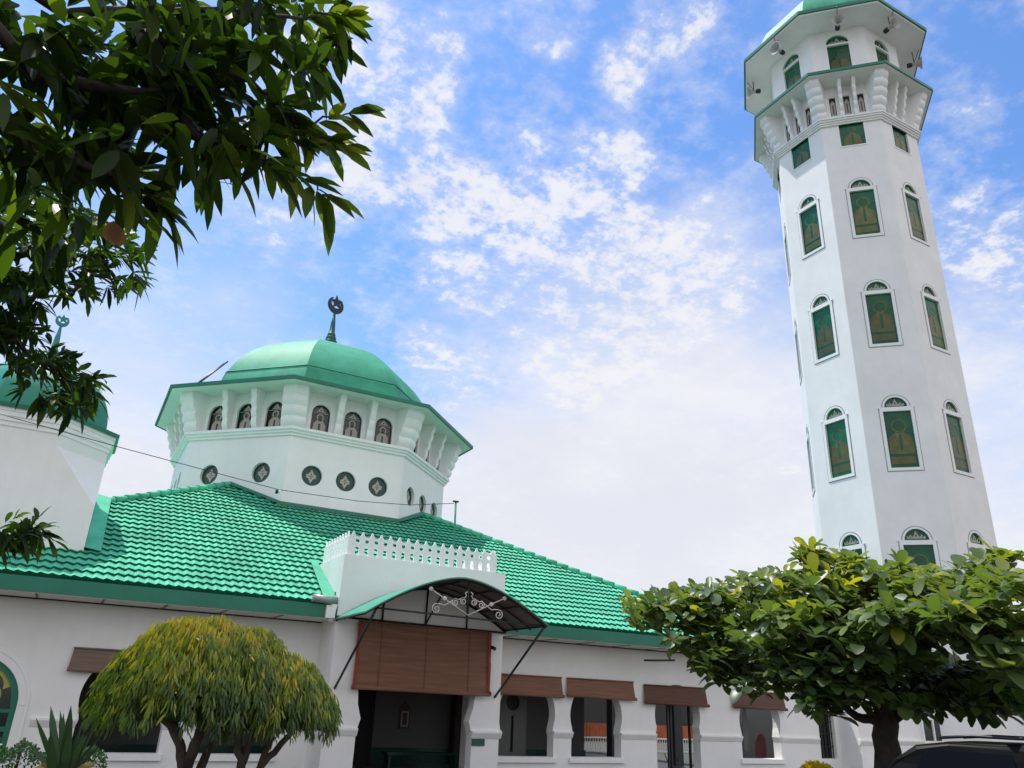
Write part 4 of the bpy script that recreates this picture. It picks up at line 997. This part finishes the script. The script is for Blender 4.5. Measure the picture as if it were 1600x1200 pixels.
# ------------------------------------------------------------------ car
cc = at(1700, 1200, 10.4)*np.array([1, 1, 0]); az = atan2(cc[0], cc[1])
car = thing('parked_car', cc, 'black car parked under the broad-leaved tree at the lower right', 'car')
Mc = Matrix.Translation(Vector(cc)) @ Matrix.Rotation(-az-.12, 4, 'Z')      # local x along the car, y away from viewer
def carloft(prof, w0, w1):             # prof: closed side outline with per-point half width
    v = []; n = len(prof)
    for s in (-1, 1):
        for x, z, hwid in prof: v.append((x, s*hwid, z))
    f = [tuple(range(n)), tuple(range(n, 2*n))[::-1]]+[(i, n+i, n+(i+1) % n, (i+1) % n) for i in range(n)]
    return v, f
bodyp = [(-2.05,.35,.8),(-2.12,.55,.85),(-2.05,.85,.86),(-1.9,.95,.85),(.95,.98,.86),(1.5,.93,.84),(2.0,.8,.8),(2.12,.6,.8),(2.08,.35,.78),(1.6,.3,.8),(-1.6,.3,.8)]
MB().add(*carloft(bodyp, 0, 0), Mc).build('body', CARB, car)
cabp = [(-1.88,.94,.8),(-1.62,1.22,.72),(-1.42,1.36,.64),(-1.1,1.41,.6),(-.3,1.425,.59),(.3,1.39,.6),(.6,1.3,.63),(1.1,.97,.76)]
v, f = carloft(cabp, 0, 0); ob = MB().add(v, f, Mc, False).build('cabin', CARB, car)
md = ob.modifiers.new('bevel', 'BEVEL'); md.width = .05; md.segments = 4
for s in (-1, 1):
    for x0, x1 in ((-1.35, -.5), (-.42, .42)):
        zt = 1.32; v = [(x0-.12, s*.79, 1.0), (x1+.05, s*.79, 1.0), (x1-.03, s*.645, zt), (x0+.02, s*.645, zt)]
        v += [(x, y+s*.012, z) for x, y, z in v]; MB().add(v, [(0,1,2,3),(4,5,6,7),(0,1,5,4),(1,2,6,5),(2,3,7,6),(3,0,4,7)], Mc).build('window', CARG, car)
for s in (-1, 1):
    for x in (-1.35, 1.3):
        Mw = Mc @ Matrix.Translation((x, s*.76, .32)) @ Matrix.Rotation(pi/2, 4, 'X')
        wh = MB().lathe([(.2,-.1),(.3,-.1),(.32,-.06),(.32,.06),(.3,.1),(.2,.1)], 24, Mw).build('wheel', RUBBER, car)
        MB().lathe([(.001,-.08),(.2,-.09),(.2,.09),(.001,.08)], 20, Mw).build('rim', CHROME, wh)
mb = MB(); [mb.tube([(-1.2, s*.5, 1.44), (-.9, s*.5, 1.47), (.1, s*.5, 1.47), (.35, s*.5, 1.42)], .018, 6, Mc) for s in (-1, 1)]; mb.build('roof_rail', BLACK, car)

# ------------------------------------------------------------------ light
SKYTINT = (1.4, 1.88, 2.45, 1)
LOBES = [(770,400,150,.34),(840,440,130,.3),(800,330,110,.24),(920,380,150,.34),(960,470,170,.34),(1060,470,150,.34),(890,540,130,.28),(700,290,110,.36),(1130,400,120,.24),(640,90,110,.36),(650,170,90,.34),(860,20,85,.42),(1060,35,85,.4),(980,105,66,.38),
         (930,262,90,.28),(980,245,60,.26),(520,110,150,.42),(440,270,150,.42),(560,290,80,.3),(665,540,60,.38),(900,620,60,.3),(740,590,80,.24),(1500,200,65,.32),(1490,300,60,.32),(1550,400,110,.32),(610,250,60,.24),(720,40,60,.2),(820,210,60,.22),(690,420,60,.28),(590,480,60,.2)]
SUN = Vector((-.24, .30, 1.0)).normalized()
sl = bpy.data.lights.new('sun', 'SUN'); sl.energy = 4.5; sl.angle = radians(.5); sl.color = (1, .955, .88)
so = bpy.data.objects.new('sun', sl); col.objects.link(so); so.rotation_euler = (-SUN).to_track_quat('-Z', 'Y').to_euler(); so.location = (0, 0, 60)
w = bpy.data.worlds.new('World'); scene.world = w; w.use_nodes = True; nt = w.node_tree; L = nt.links
bg = nt.nodes['Background']; bg.inputs['Strength'].default_value = .1
sky = N(nt, 'ShaderNodeTexSky', sky_type='NISHITA'); sky.sun_disc = False
sky.sun_elevation = math.asin(SUN.z); sky.sun_rotation = atan2(SUN.x, SUN.y); sky.air_density = 1.0; sky.dust_density = .6; sky.ozone_density = 1.5
tc = N(nt, 'ShaderNodeTexCoord'); nv = N(nt, 'ShaderNodeVectorMath', operation='NORMALIZE'); L.new(tc.outputs['Generated'], nv.inputs[0])
sx = N(nt, 'ShaderNodeSeparateXYZ'); L.new(nv.outputs[0], sx.inputs[0])
def M_(op, a_, b_=None, c_=None, clamp=False):
    n = N(nt, 'ShaderNodeMath', operation=op); n.use_clamp = clamp
    for i, q in enumerate((a_, b_, c_)):
        if q is None: continue
        if isinstance(q, (int, float)): n.inputs[i].default_value = q
        else: L.new(q, n.inputs[i])
    return n.outputs[0]
def ss(x, lo, hi, t0=0., t1=1.):
    n = N(nt, 'ShaderNodeMapRange', interpolation_type='SMOOTHSTEP'); L.new(x, n.inputs[0])
    for i, q in zip((1, 2, 3, 4), (lo, hi, t0, t1)): n.inputs[i].default_value = q
    return n.outputs[0]
zz = M_('ADD', M_('MAXIMUM', sx.outputs[2], 0.), .22)
cv = N(nt, 'ShaderNodeCombineXYZ'); L.new(M_('DIVIDE', sx.outputs[0], zz), cv.inputs[0]); L.new(M_('DIVIDE', sx.outputs[1], zz), cv.inputs[1])
def noise(scale, det, rough, dist=0., off=(0, 0, 0), sc=(1, 1, 1), rot=0.):
    mp = N(nt, 'ShaderNodeMapping'); mp.inputs['Location'].default_value = off; mp.inputs['Scale'].default_value = sc; mp.inputs['Rotation'].default_value = (0, 0, rot)
    L.new(cv.outputs[0], mp.inputs[0]); n = N(nt, 'ShaderNodeTexNoise'); L.new(mp.outputs[0], n.inputs['Vector'])
    n.inputs['Scale'].default_value = scale; n.inputs['Detail'].default_value = det; n.inputs['Roughness'].default_value = rough; n.inputs['Distortion'].default_value = dist
    return n.outputs['Fac']
def noise3(scale, det, rough, off, sc):
    mp = N(nt, 'ShaderNodeMapping'); mp.inputs['Location'].default_value = off; mp.inputs['Scale'].default_value = sc; mp.inputs['Rotation'].default_value = (.25, .2, 0)
    L.new(nv.outputs[0], mp.inputs[0]); n = N(nt, 'ShaderNodeTexNoise'); L.new(mp.outputs[0], n.inputs['Vector'])
    n.inputs['Scale'].default_value = scale; n.inputs['Detail'].default_value = det; n.inputs['Roughness'].default_value = rough; return n.outputs['Fac']
big = noise(2.6, 7, .55, 0, (3.1, 1.2, 0)); puff = noise(16, 9, .64, .1, (1, 5, 0)); fine = noise(45, 6, .62, .1, (2, 3, 0)); wisp = noise3(2.6, 9, .56, (4, 2, 7), (1, 1, 2.2))
def lobe(X, Y, rpx, wgt):
    d = ray(X, Y); d = d/np.linalg.norm(d); n = N(nt, 'ShaderNodeVectorMath', operation='DOT_PRODUCT'); L.new(nv.outputs[0], n.inputs[0]); n.inputs[1].default_value = tuple(d)
    return ss(n.outputs['Value'], cos(rpx/1250), 1., 0., wgt)
cov = None
for q in LOBES:
    l_ = lobe(*q); cov = l_ if cov is None else M_('ADD', cov, l_)
dens = M_('ADD', M_('ADD', M_('ADD', M_('MULTIPLY', big, .8), M_('MULTIPLY', puff, 1.5)), M_('MULTIPLY', fine, .6)), M_('MULTIPLY', M_('MINIMUM', cov, .36), .92))
alpha1 = M_('MAXIMUM', ss(dens, 1.56, 2.02, 0., .93), ss(dens, 1.3, 1.9, 0., .38))
hz0 = ss(sx.outputs[2], .52, .2, 0., 1.)
lowr = lobe(1100, 760, 620, .34); lowl = lobe(150, 560, 420, .2); upr = lobe(1130, 230, 170, .1)
hz = ss(M_('ADD', M_('ADD', M_('ADD', M_('MULTIPLY', wisp, .8), M_('MULTIPLY', hz0, .42)), M_('ADD', lowr, lowl)), M_('ADD', upr, ss(sx.outputs[1], .12, -.35, 0., .75))), .46, 1.08, 0., .97)  # last term adds unseen cloud behind the camera to light the shaded walls
alpha = M_('SUBTRACT', 1., M_('MULTIPLY', M_('SUBTRACT', 1., alpha1), M_('SUBTRACT', 1., hz)))
skc = N(nt, 'ShaderNodeMix', data_type='RGBA', blend_type='MULTIPLY'); skc.inputs[0].default_value = 1; L.new(sky.outputs[0], skc.inputs[6]); skc.inputs[7].default_value = SKYTINT
cl = N(nt, 'ShaderNodeMix', data_type='RGBA'); L.new(ss(M_('ADD', noise3(5, 6, .5, (1, 1, 1), (1, 1, 2)), M_('MULTIPLY', alpha1, .3)), .35, .8), cl.inputs[0]); cl.inputs[6].default_value = (8.0, 8.15, 8.8, 1); cl.inputs[7].default_value = (9.0, 9.0, 9.4, 1)
mixc = N(nt, 'ShaderNodeMix', data_type='RGBA'); L.new(alpha, mixc.inputs[0]); L.new(skc.outputs[2], mixc.inputs[6]); L.new(cl.outputs[2], mixc.inputs[7])
bk = N(nt, 'ShaderNodeMix', data_type='RGBA', blend_type='MULTIPLY'); bk.inputs[0].default_value = 1   # unseen cloudy sky behind the camera, brightened to lift the shaded walls
L.new(mixc.outputs[2], bk.inputs[6]); kb = ss(sx.outputs[1], .1, -.4, 1., 1.22); cb = N(nt, 'ShaderNodeCombineColor')
for i in range(3): L.new(kb, cb.inputs[i])
L.new(cb.outputs[0], bk.inputs[7]); L.new(bk.outputs[2], bg.inputs['Color'])
scene.view_settings.view_transform = 'Standard'; scene.view_settings.look = 'None'; scene.view_settings.exposure = 0
scene.cycles.max_bounces = 8
